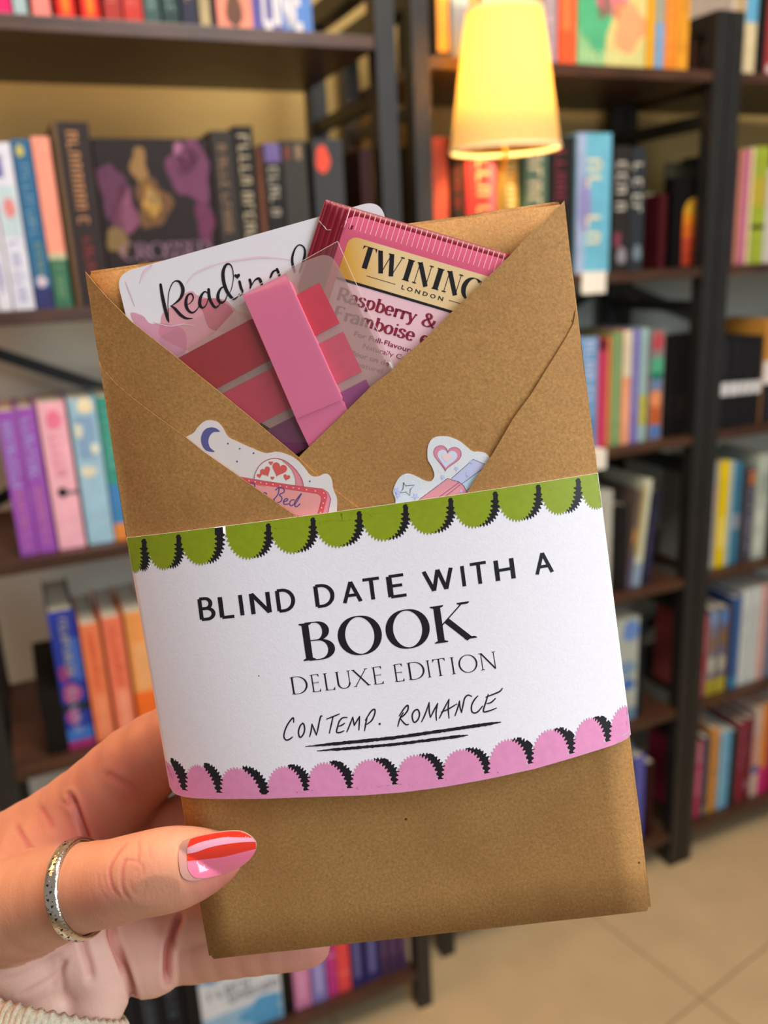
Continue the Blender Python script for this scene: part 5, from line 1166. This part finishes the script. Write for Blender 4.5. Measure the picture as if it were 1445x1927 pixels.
def seg_sdf(P, a, b):
    A0 = np.array(a[:3], np.float32); B0 = np.array(b[:3], np.float32); d = B0 - A0; L2 = float(d @ d) + 1e-12
    t = np.clip(((P - A0) @ d) / L2, 0, 1); q = P - A0 - t[..., None] * d
    return np.sqrt((q * q).sum(-1)) - (a[3] + (b[3] - a[3]) * t * t * (3 - 2 * t) if 0 else (a[3] + (b[3] - a[3]) * t))
def smin(a, b, k):
    h = np.clip(.5 + .5 * (b - a) / k, 0, 1); return b + (a - b) * h - k * h * (1 - h)
def refine(ch):
    return [tuple(p) for p in smooth_line(ch, 2)]
CH = {k: refine(v) for k, v in chains.items()}
def chain_sdf(P, ch, k=.0012):
    d = None
    for a, b in zip(ch[:-1], ch[1:]):
        e = seg_sdf(P, a, b); d = e if d is None else smin(d, e, k)
    return d
def hand_sdf(P):
    palm = smin(chain_sdf(P, CH['palm'], .003), chain_sdf(P, CH['heel'], .002), .0022)
    idx = chain_sdf(P, CH['index']); mid = chain_sdf(P, CH['middle']); rng = smin(chain_sdf(P, CH['ring']), chain_sdf(P, CH['ring2']), .001); pk = chain_sdf(P, CH['pinky'])
    d = smin(idx, chain_sdf(P, CH['web'], .002), .006); d = smin(d, mid, .0007); d = smin(d, rng, .0008); d = smin(d, pk, .0004)
    d = smin(d, palm, .0010)
    d = smin(d, chain_sdf(P, CH['thumb'], .002), .003)
    # the parcel presses into the skin where they touch
    bx_ = np.maximum(np.maximum(np.abs(P[..., 0]) - HW - .0008, np.abs(P[..., 1] + .0) - HH - .0002), np.abs(P[..., 2] + TH / 2) - TH / 2 - .0012)
    return np.maximum(d, -(bx_ - .0002))
allp = np.array([p for c_ in CH.values() for p in c_])
lo3 = np.array([hp(-40, 1600, -.03, 1)[0], pl(100, 1990, -.02)[1], -.062]); hi3 = np.array([pl(640, 1500, -.03)[0], pl(300, 1240, -.03)[1], .0215])
nx, ny, nz = [int(math.ceil((h - l) / GV)) for l, h in zip(lo3, hi3)]
print('hand grid', nx, ny, nz)
gx_ = (lo3[0] + GV * np.arange(nx)).astype(np.float32); gy_ = (lo3[1] + GV * np.arange(ny)).astype(np.float32); gz_ = (lo3[2] + GV * np.arange(nz)).astype(np.float32)
D = np.empty((nx, ny, nz), np.float32)
# coarse pass, then the full one only near the surface
cs = 6; cxx, cyy, czz = np.meshgrid(gx_[::cs], gy_[::cs], gz_[::cs], indexing='ij')
Dc = hand_sdf(np.stack([cxx, cyy, czz], -1))
D[:] = np.repeat(np.repeat(np.repeat(Dc, cs, 0), cs, 1), cs, 2)[:nx, :ny, :nz]
near = np.abs(D) < GV * cs * 2.2
idxs = np.argwhere(near)
for c0_ in range(0, len(idxs), 400000):
    ii = idxs[c0_:c0_ + 400000]; Pq = np.stack([gx_[ii[:, 0]], gy_[ii[:, 1]], gz_[ii[:, 2]]], -1)
    D[ii[:, 0], ii[:, 1], ii[:, 2]] = hand_sdf(Pq)
D[0], D[-1], D[:, 0], D[:, -1], D[:, :, 0], D[:, :, -1] = 1e-3, 1e-3, 1e-3, 1e-3, 1e-3, 1e-3
def surface_nets(D, origin, h):
    S = D < 0; nx, ny, nz = D.shape
    cnt = np.zeros((nx - 1, ny - 1, nz - 1), np.uint8)
    for a in (0, 1):
        for b in (0, 1):
            for c_ in (0, 1): cnt += S[a:nx - 1 + a, b:ny - 1 + b, c_:nz - 1 + c_]
    act = (cnt > 0) & (cnt < 8); ids = -np.ones(act.shape, np.int64); cells = np.argwhere(act); ids[act] = np.arange(len(cells))
    acc = np.zeros((len(cells), 3)); n = np.zeros(len(cells))
    cor = [(a, b, c_) for a in (0, 1) for b in (0, 1) for c_ in (0, 1)]
    for p in cor:
        for ax in range(3):
            if p[ax]: continue
            q = list(p); q[ax] = 1
            v0 = D[cells[:, 0] + p[0], cells[:, 1] + p[1], cells[:, 2] + p[2]]; v1 = D[cells[:, 0] + q[0], cells[:, 1] + q[1], cells[:, 2] + q[2]]
            m = (v0 < 0) != (v1 < 0); t = np.where(m, v0 / np.where(m, v0 - v1, 1), 0)
            pos = np.array(p, float)[None, :].repeat(len(cells), 0); pos[:, ax] += t
            acc += pos * m[:, None]; n += m
    V = origin + (cells + acc / n[:, None]) * h
    F = []
    for ax in range(3):
        o1, o2 = [(1, 2), (2, 0), (0, 1)][ax]
        sl0 = [slice(None)] * 3; sl1 = [slice(None)] * 3; sl0[ax] = slice(0, -1); sl1[ax] = slice(1, None)
        for o_ in (o1, o2): sl0[o_] = slice(1, -1); sl1[o_] = slice(1, -1)
        a, b = S[tuple(sl0)], S[tuple(sl1)]; ed = np.argwhere(a != b); sgn = a[tuple(ed.T)]
        e = ed.copy(); e[:, o1] += 1; e[:, o2] += 1
        def cell(d1, d2): c_ = e.copy(); c_[:, o1] -= d1; c_[:, o2] -= d2; return ids[c_[:, 0], c_[:, 1], c_[:, 2]]
        q = np.stack([cell(1, 1), cell(0, 1), cell(0, 0), cell(1, 0)], -1); q[~sgn] = q[~sgn][:, ::-1]; F.append(q)
    return V, np.concatenate(F)
HV, HF = surface_nets(D, lo3, GV); del D, near
# a little relaxation, then creases
for _ in range(2):
    acc = np.zeros_like(HV); n = np.zeros(len(HV))
    for i in range(4):
        a, b = HF[:, i], HF[:, (i + 1) % 4]; np.add.at(acc, a, HV[b]); np.add.at(n, a, 1); np.add.at(acc, b, HV[a]); np.add.at(n, b, 1)
    HV = HV * .5 + .5 * acc / np.maximum(n, 1)[:, None]
def normals(V, F):
    fn = np.cross(V[F[:, 2]] - V[F[:, 0]], V[F[:, 3]] - V[F[:, 1]]); vn = np.zeros_like(V)
    for i in range(4): np.add.at(vn, F[:, i], fn)
    return vn / (np.linalg.norm(vn, axis=1)[:, None] + 1e-12)
Rm = np.array([[*PU], [*PV], [*PN]]); PC_ = np.array(PC); CO_ = np.array(CO)
def vproj(V):
    Wd = V @ Rm + PC_ - CO_; z = Wd @ np.array(CF); return 722.5 + FPX * (Wd @ np.array(CR)) / z, 963.5 - FPX * (Wd @ np.array(CU)) / z, Wd
VN = normals(HV, HF); vx, vy, Wd = vproj(HV); facing = ((VN @ Rm) * Wd).sum(1) < 0
thumb_d = chain_sdf(HV.astype(np.float32), CH['thumb'], .002); onthumb = thumb_d < .0012
disp = np.zeros(len(HV))
t5 = (100, 1520, 3.44); g1_ = (0, 1300, 4.014); g3_ = (0, 1640, 3.44)
def crease(pts, frame, depth, width, thumb=True, taper=True):
    P = smooth_line(cc(pts, *frame), 5); best = np.full(len(HV), 1e9); tt = np.zeros(len(HV))
    msk = facing & (onthumb if thumb else ~onthumb)
    X, Y = vx[msk], vy[msk]; b = np.full(len(X), 1e9); tb = np.zeros(len(X))
    for i in range(len(P) - 1):
        ax_, ay_ = P[i]; dx, dy = P[i + 1][0] - ax_, P[i + 1][1] - ay_; l2 = dx * dx + dy * dy + 1e-9
        t = np.clip(((X - ax_) * dx + (Y - ay_) * dy) / l2, 0, 1); d = np.hypot(X - ax_ - t * dx, Y - ay_ - t * dy)
        m = d < b; b[m] = d[m]; tb[m] = (i + t[m]) / (len(P) - 1)
    k = depth * np.exp(-(b / width) ** 2) * (np.clip(np.minimum(tb, 1 - tb) * 5 + .25, 0, 1) if taper else 1)
    k -= .12 * depth * np.exp(-((b - width * 1.9) / width) ** 2)
    disp[msk] += k
# knuckle folds of the thumb
for pts, dp, wd in (
  ([(480, 225), (420, 290), (375, 370), (365, 430), (385, 520), (430, 580)], .00030, 4.2), ([(550, 210), (555, 280), (548, 345)], .00022, 3.6), ([(470, 330), (448, 390), (445, 460), (455, 540), (500, 600)], .00028, 4),
  ([(455, 345), (500, 340), (545, 350), (580, 380), (585, 450)], .00016, 3.4), ([(625, 220), (622, 290), (628, 340)], .00010, 3), ([(500, 470), (510, 530), (545, 565)], .00012, 3.2), ([(600, 480), (595, 540), (570, 590)], .0001, 3), ([(680, 350), (690, 430)], .00007, 3),
  ([(330, 430), (345, 510), (400, 590)], .0001, 3.2), ([(290, 430), (300, 520), (350, 600)], .00008, 3), ([(530, 395), (560, 430), (540, 470)], .00007, 3)):
    crease(pts, t5, dp * .8, wd * .85)
# folds of the palm and of the fingers behind
for pts, fr, dp, wd in (
  ([(530, 790), (570, 880), (610, 990), (650, 1090), (680, 1190)], g1_, .0020, 6), ([(120, 1010), (160, 1080), (220, 1170), (300, 1230)], g1_, .0003, 5), ([(480, 830), (530, 880)], g1_, .0003, 5), ([(300, 870), (360, 960), (400, 1040)], g1_, .0002, 6),
  ([(800, 620), (900, 680), (1010, 730)], g1_, .0003, 7),
  ([(0, 540), (130, 548), (250, 530), (350, 490), (450, 440), (530, 385)], g3_, .0013, 5), ([(0, 460), (120, 480), (240, 490), (330, 470)], g3_, .0003, 5), ([(60, 380), (160, 410), (260, 420)], g3_, .0002, 5),
  ([(0, 700), (130, 660), (260, 600), (380, 520), (500, 430)], g3_, .0003, 5), ([(130, 800), (280, 720), (380, 640), (440, 560)], g3_, .0004, 5), ([(330, 760), (390, 660), (430, 580)], g3_, .0003, 5),
  ([(530, 420), (550, 520), (580, 620), (590, 700)], g3_, .0010, 8), ([(715, 330), (725, 420), (760, 520), (800, 620), (840, 740), (872, 850)], g3_, .0022, 7), ([(395, 560), (400, 680), (410, 780)], g3_, .0004, 6),
  ([(1160, 290), (1120, 380), (1095, 480), (1085, 600), (1085, 715)], g3_, .0022, 7)):
    crease(pts, fr, dp, wd, thumb=False)
HV = HV - VN * disp[:, None]
person = empty('person', PM); tag(person, 'left hand gripping the parcel, thumb in front, with a silver ring and beige knit cuff', 'person')
me = bpy.data.meshes.new('skin'); me.vertices.add(len(HV)); me.vertices.foreach_set('co', HV.astype(np.float32).ravel())
me.loops.add(len(HF) * 4); me.loops.foreach_set('vertex_index', HF.astype(np.int32).ravel()); me.polygons.add(len(HF)); me.polygons.foreach_set('loop_start', (np.arange(len(HF)) * 4).astype(np.int32)); me.polygons.foreach_set('loop_total', np.full(len(HF), 4, np.int32))
me.update(calc_edges=True); me.validate()
me.polygons.foreach_set('use_smooth', [True] * len(me.polygons))
# blood colour of the skin, measured on the hand itself: rosier fingertips, joints and palm, paler sides; creases painted darker
skin = bpy.data.materials.new('skin'); skin.use_nodes = True; nt = skin.node_tree; b = nt.nodes['Principled BSDF']; L = nt.links.new
b.inputs['Roughness'].default_value = .48; b.inputs['Specular IOR Level'].default_value = .4; b.inputs['Subsurface Weight'].default_value = .25; b.inputs['Subsurface Radius'].default_value = (1.0, .35, .2); b.inputs['Subsurface Scale'].default_value = .004
tc = nt.nodes.new('ShaderNodeTexCoord'); at = nt.nodes.new('ShaderNodeAttribute'); at.attribute_name = 'rosy'
n1 = nt.nodes.new('ShaderNodeTexNoise'); n1.inputs['Scale'].default_value = 110; n1.inputs['Detail'].default_value = 4; L(tc.outputs['Object'], n1.inputs['Vector'])
mxa = nt.nodes.new('ShaderNodeMixRGB'); mxa.inputs[1].default_value = lin('#d29c7a') + [1]; mxa.inputs[2].default_value = lin('#c47468') + [1]
ma = nt.nodes.new('ShaderNodeMath'); ma.operation = 'MULTIPLY_ADD'; ma.inputs[1].default_value = .55; L(n1.outputs[0], ma.inputs[0]); L(at.outputs['Fac'], ma.inputs[2])
mb_ = nt.nodes.new('ShaderNodeMath'); mb_.operation = 'SUBTRACT'; mb_.inputs[1].default_value = .22; mb_.use_clamp = True; L(ma.outputs[0], mb_.inputs[0]); L(mb_.outputs[0], mxa.inputs[0]); at2 = nt.nodes.new('ShaderNodeAttribute'); at2.attribute_name = 'palm'; mxb = nt.nodes.new('ShaderNodeMixRGB'); mxb.inputs[2].default_value = lin('#f4cdbc') + [1]
m4 = nt.nodes.new('ShaderNodeMath'); m4.operation = 'MULTIPLY'; m4.inputs[1].default_value = .75; L(at2.outputs['Fac'], m4.inputs[0]); L(m4.outputs[0], mxb.inputs[0]); L(mxa.outputs[0], mxb.inputs[1]); L(mxb.outputs[0], b.inputs['Base Color'])
n2 = nt.nodes.new('ShaderNodeTexVoronoi'); n2.inputs['Scale'].default_value = 1500; L(tc.outputs['Object'], n2.inputs['Vector'])
n3 = nt.nodes.new('ShaderNodeTexNoise'); n3.inputs['Scale'].default_value = 420; n3.inputs['Detail'].default_value = 4; mp = nt.nodes.new('ShaderNodeMapping'); mp.inputs['Scale'].default_value = (2.4, .7, 1); mp.inputs['Rotation'].default_value = (0, 0, .25); L(tc.outputs['Object'], mp.inputs[0]); L(mp.outputs[0], n3.inputs['Vector'])
ad = nt.nodes.new('ShaderNodeMath'); mu = nt.nodes.new('ShaderNodeMath'); mu.operation = 'MULTIPLY'; mu.inputs[1].default_value = .35; L(n2.outputs['Distance'], mu.inputs[0]); L(mu.outputs[0], ad.inputs[0]); L(n3.outputs[0], ad.inputs[1])
bp = nt.nodes.new('ShaderNodeBump'); bp.inputs['Strength'].default_value = .35; bp.inputs['Distance'].default_value = .00022; L(ad.outputs[0], bp.inputs['Height']); L(bp.outputs[0], b.inputs['Normal'])
def blob(x, y, r, v, th_): 
    m = onthumb if th_ else ~onthumb
    return v * np.exp(-(((vx - x) ** 2 + (vy - y) ** 2) / r ** 2)) * m
rosy = .12 + blob(420, 1665, 70, .75, True) + blob(190, 1700, 60, .3, True) + blob(265, 1640, 45, .25, True) + .22 * (~onthumb) + blob(150, 1560, 60, .5, False) + blob(240, 1480, 80, .35, False) + blob(270, 1780, 60, .4, False) + blob(205, 1850, 50, .4, False) + blob(60, 1790, 50, .3, False) + blob(580, 1790, 60, .4, False)
rosy += np.clip(disp * 2600, 0, .6)  # fold shade put into the colour: creases tinted redder and darker
atr = me.attributes.new('rosy', 'FLOAT', 'POINT')
if len(me.vertices) == len(rosy): atr.data.foreach_set('value', np.clip(rosy, 0, 1).astype(np.float32))
palm_v = (~onthumb) * np.clip((vy - 1690) / 90, 0, 1) * np.clip((420 - vx) / 200, .2, 1); at_p = me.attributes.new('palm', 'FLOAT', 'POINT')
if len(me.vertices) == len(rosy): at_p.data.foreach_set('value', np.clip(palm_v - disp * 300, 0, 1).astype(np.float32))
me.materials.append(skin)
hand = bpy.data.objects.new('hand', me); COL.objects.link(hand); hand.parent = person
from mathutils.bvhtree import BVHTree
bvh = BVHTree.FromPolygons([tuple(v) for v in HV], [tuple(int(i) for i in f) for f in HF])
camL = Vector((Rm @ (CO_ - PC_)))
def on_hand(px, py):
    d = ray(px, py); dl = Vector((d.dot(PU), d.dot(PV), d.dot(PN))).normalized(); h_ = bvh.ray_cast(camL, dl); return h_[0], h_[1]
# ---- thumb nail
nl_fr = (310, 1530, 7.605)
nail_out = smooth_line(cc([(228, 440), (300, 400), (400, 360), (500, 330), (620, 305), (760, 280), (900, 263), (1060, 262), (1180, 305), (1270, 375), (1312, 455), (1290, 560), (1200, 680), (1060, 785), (860, 870), (600, 930), (430, 972), (310, 955), (240, 890), (208, 760), (198, 600)], *nl_fr), 4, True)
axis0, axis1 = (336, 1622), (484, 1590)
L_ax = math.hypot(axis1[0] - axis0[0], axis1[1] - axis0[1]); exx, exy = (axis1[0] - axis0[0]) / L_ax, (axis1[1] - axis0[1]) / L_ax
base_z = {}
for k in range(0, 9):
    t = k / 8; q = on_hand(axis0[0] + exx * L_ax * min(t, .62), axis0[1] + exy * L_ax * min(t, .62))[0]; base_z[k] = q.z if q else .015
zk = [base_z[k] + .0003 for k in range(9)]
top = max(zk[:5]); print('nail z', zk)
def znail(px, py):
    a = ((px - axis0[0]) * exx + (py - axis0[1]) * exy) / L_ax; wv = (-(px - axis0[0]) * exy + (py - axis0[1]) * exx) / 46.0
    zf_ = zk[2] + .0007 - .0030 * max(0, a) ** 2.2 - .0048 * (1 - math.sqrt(max(0, 1 - min(1, abs(wv)) ** 2 * .92))) - .0004 * (1 - min(1, max(0, a) * 6))
    q = on_hand(px, py)[0]
    return max(zf_, q.z + .00035) if q is not None and q.z > .004 else zf_
nconv = lambda lift: (lambda x, y: pl(x, y, znail(x, y) + lift))
nailm = mat('bare_nail', '#c08c80', .18, spec=.6, coat=.6)
nail = sheet('thumb_nail', nail_out, None, nailm, person, cell=4, th=.0006, conv=nconv(0))
def inside_nail(polyA):   # keep a stripe inside the nail outline
    import mathutils
    out = []
    cxn, cyn = 402, 1605
    for x, y in polyA:
        k = 1.0
        while k > .05:
            if mathutils.geometry.intersect_point_line is None: break
            X, Y = cxn + (x - cxn) * k, cyn + (y - cyn) * k
            c_ = False; n = len(nail_out)
            for i in range(n):
                (x1, y1), (x2, y2) = nail_out[i], nail_out[(i + 1) % n]
                if (y1 > Y) != (y2 > Y) and X < (x2 - x1) * (Y - y1) / (y2 - y1) + x1: c_ = not c_
            if c_: break
            k -= .003
        out.append((X, Y))
    return out
polish = lambda n_, c: mat(n_, c, .12, spec=.6, coat=1.0)
lt = smooth_line([(322, 500), (450, 440), (600, 395), (850, 345), (1100, 325), (1262, 372)], 5); lb = smooth_line([(318, 585), (450, 558), (650, 490), (900, 440), (1150, 413), (1303, 412)], 5); lc_ = smooth_line([(322, 690), (600, 660), (850, 625), (1100, 560), (1290, 510)], 5)
topE = smooth_line([(355, 420), (400, 362), (500, 330), (620, 305), (760, 280), (900, 263), (1060, 262), (1180, 305), (1262, 368)], 5)
botE = smooth_line([(325, 720), (335, 800), (370, 860), (430, 912), (520, 920), (620, 918), (860, 865), (1060, 782), (1200, 678), (1285, 560), (1298, 520)], 5)
def grow(P, ky=1.0): return [(850 + (x - 850) * (1.07 if x > 850 else 1), 620 + (y - 620) * ky) for x, y in P]
lt, lb, lc_ = grow(lt), grow(lb), grow(lc_); topE = grow(topE, 1.12); botE = grow(botE, 1.03)
for nm, c, A_e, B_e in (('orange_polish', '#e02c10', topE, lt), ('pale_pink_polish', '#e8a4bc', lt, lb), ('orange_polish', '#e02c10', lb, lc_), ('pink_polish', '#f07898', lc_, botE)):
    poly = inside_nail(cc(A_e, *nl_fr) + cc(B_e[::-1], *nl_fr)); cl = [poly[0]]
    for p in poly[1:]:
        if math.hypot(p[0] - cl[-1][0], p[1] - cl[-1][1]) > .25: cl.append(p)
    o = sheet('nail_polish', cl, None, polish(nm, c), None, cell=4, conv=nconv(.00012)); o.parent = nail
# ---- ring: follows the skin of the thumb in a slanted plane
ring_c = Vector(hp(160, 1671, 0, 1)[:3]); tb = [Vector(p[:3]) for p in CH['thumb']]
ctr = min(tb, key=lambda p: abs(Vector(proj(PC + PU * p.x + PV * p.y + PN * p.z))[0] - 166)) 
ax_dir = (Vector(hp(205, 1659, 0, 1)[:3]) - Vector(hp(110, 1684, 0, 1)[:3])).normalized() 
rn = (ax_dir + Vector((.0, 0, .12))).normalized()   # ring normal leans towards the viewer
ra = rn.cross(Vector((0, 0, 1))).normalized(); rb = rn.cross(ra)
nR = 96; rad = []
def hs(p): return float(chain_sdf(np.array([p], np.float32), CH['thumb'], .002)[0])
for k in range(nR):
    t = 2 * math.pi * k / nR; d = ra * math.cos(t) + rb * math.sin(t); lo_, hi_ = .002, .03
    for _ in range(22):
        m = (lo_ + hi_) / 2
        if hs(tuple(ctr + d * m)) < .0002: lo_ = m
        else: hi_ = m
    rad.append(lo_)
rad = [sum(rad[(k + j) % nR] for j in range(-5, 6)) / 11 + .0002 for k in range(nR)]
silver = mat('engraved_silver', '#dcd6cc', .16, metal=1.0, bump=.5, bscale=900)
mb = MB(); prof_ = [(-.0022, 0), (-.0022, .0005), (-.0015, .0011), (0, .0013), (.0015, .0011), (.0022, .0005), (.0022, 0)]
vs = []
for k in range(nR):
    t = 2 * math.pi * k / nR; d = ra * math.cos(t) + rb * math.sin(t)
    for a_x, h_ in prof_: vs.append(ctr + d * (rad[k] + h_) + rn * a_x)
m_ = len(prof_); fs = [[k * m_ + i, k * m_ + (i + 1) % m_, ((k + 1) % nR) * m_ + (i + 1) % m_, ((k + 1) % nR) * m_ + i] for k in range(nR) for i in range(m_)]
mb.add(vs, fs); ring = mb.build('ring', silver, person, smooth=True); ring['label'] = 'silver ring engraved with leaves'
mb = MB()
for k in range(0, nR, 2):      # engraved leaves along the band
    t0 = k + .5
    def RP(kk, a_x, h_):
        kk %= nR; i = int(kk); f = kk - i; r_ = rad[i] * (1 - f) + rad[(i + 1) % nR] * f; t = 2 * math.pi * kk / nR; d = ra * math.cos(t) + rb * math.sin(t)
        return ctr + d * (r_ + h_) + rn * a_x
    sgn = 1 if (k // 2) % 2 else -1
    if rnd.random() < .25: continue
    A_x = [(0, -.7), (.6, -.2), (1.1, .6), (1.2, 1.5), (.4, .9), (-.1, .1)]
    mb.add([RP(t0 + x_ * .9, sgn * y_ * .0010 - sgn * .0004, .00132 - .0001 * abs(y_)) for x_, y_ in A_x], [list(range(6))])
o = mb.build('engraving', mat('dark_leaf_metal', '#2c2620', .5, metal=.6), None, fix=False); o.parent = ring  # dark leaf shapes set over the band
# ---- knitted cuff
axk = [hp(60, 1860, -.021, 1), hp(35, 2010, -.0215, 1), hp(5, 2300, -.022, 1)]
c0_, c1_ = Vector(axk[0][:3]), Vector(axk[2][:3])
hem_l, hem_r = Vector(pl(-60, 1852, -.020)), Vector(pl(246, 1920, -.022))
hd = (hem_r - hem_l).normalized(); kc = (hem_l + hem_r) / 2; kr = (hem_r - hem_l).length / 2
kd = (KD - hd * KD.dot(hd)).normalized(); kz = kd.cross(hd).normalized(); kz = kz if kz.z > 0 else -kz
nK, nJ = 560, 60; mb = MB(); vs = []
for j in range(nJ + 1):
    s_ = j / nJ * .075
    for k in range(nK):
        t = 2 * math.pi * k / nK; d = hd * math.cos(t) + kz * math.sin(t) * .92
        ribk = .00055 * abs(math.sin(t * 46 + s_ * 55)) ** .6 + .00010 * math.sin(s_ * 2 * math.pi / .0011 + (k % 12) * .9)
        lip = -.0022 * max(0, 1 - j / 2.2) ** 2; curl = .0004 * math.sin(t * 9)
        vs.append(kc + d * (kr + ribk + lip + curl) + kd * (s_ + .0004 * math.sin(t * 46) * (j < 3)))
for k in range(nK):
    t = 2 * math.pi * k / nK; d = hd * math.cos(t) + kz * math.sin(t) * .92; vs.append(kc + d * (kr - .0030) + kd * .003)
for k in range(nK):
    t = 2 * math.pi * k / nK; d = hd * math.cos(t) + kz * math.sin(t) * .92; vs.append(kc + d * (kr - .0030) + kd * .06)
fs = [[j * nK + k, j * nK + (k + 1) % nK, (j + 1) * nK + (k + 1) % nK, (j + 1) * nK + k] for j in range(nJ) for k in range(nK)]
o1_ = (nJ + 1) * nK; fs += [[k, o1_ + k, o1_ + (k + 1) % nK, (k + 1) % nK] for k in range(nK)] + [[o1_ + k, o1_ + nK + k, o1_ + nK + (k + 1) % nK, o1_ + (k + 1) % nK] for k in range(nK)]
mb.add(vs, fs); cuff = mb.build('knit_cuff', mat('beige_wool', '#d8ccb0', .9, .1, 900, bump=.8, bscale=2200), person, smooth=True)
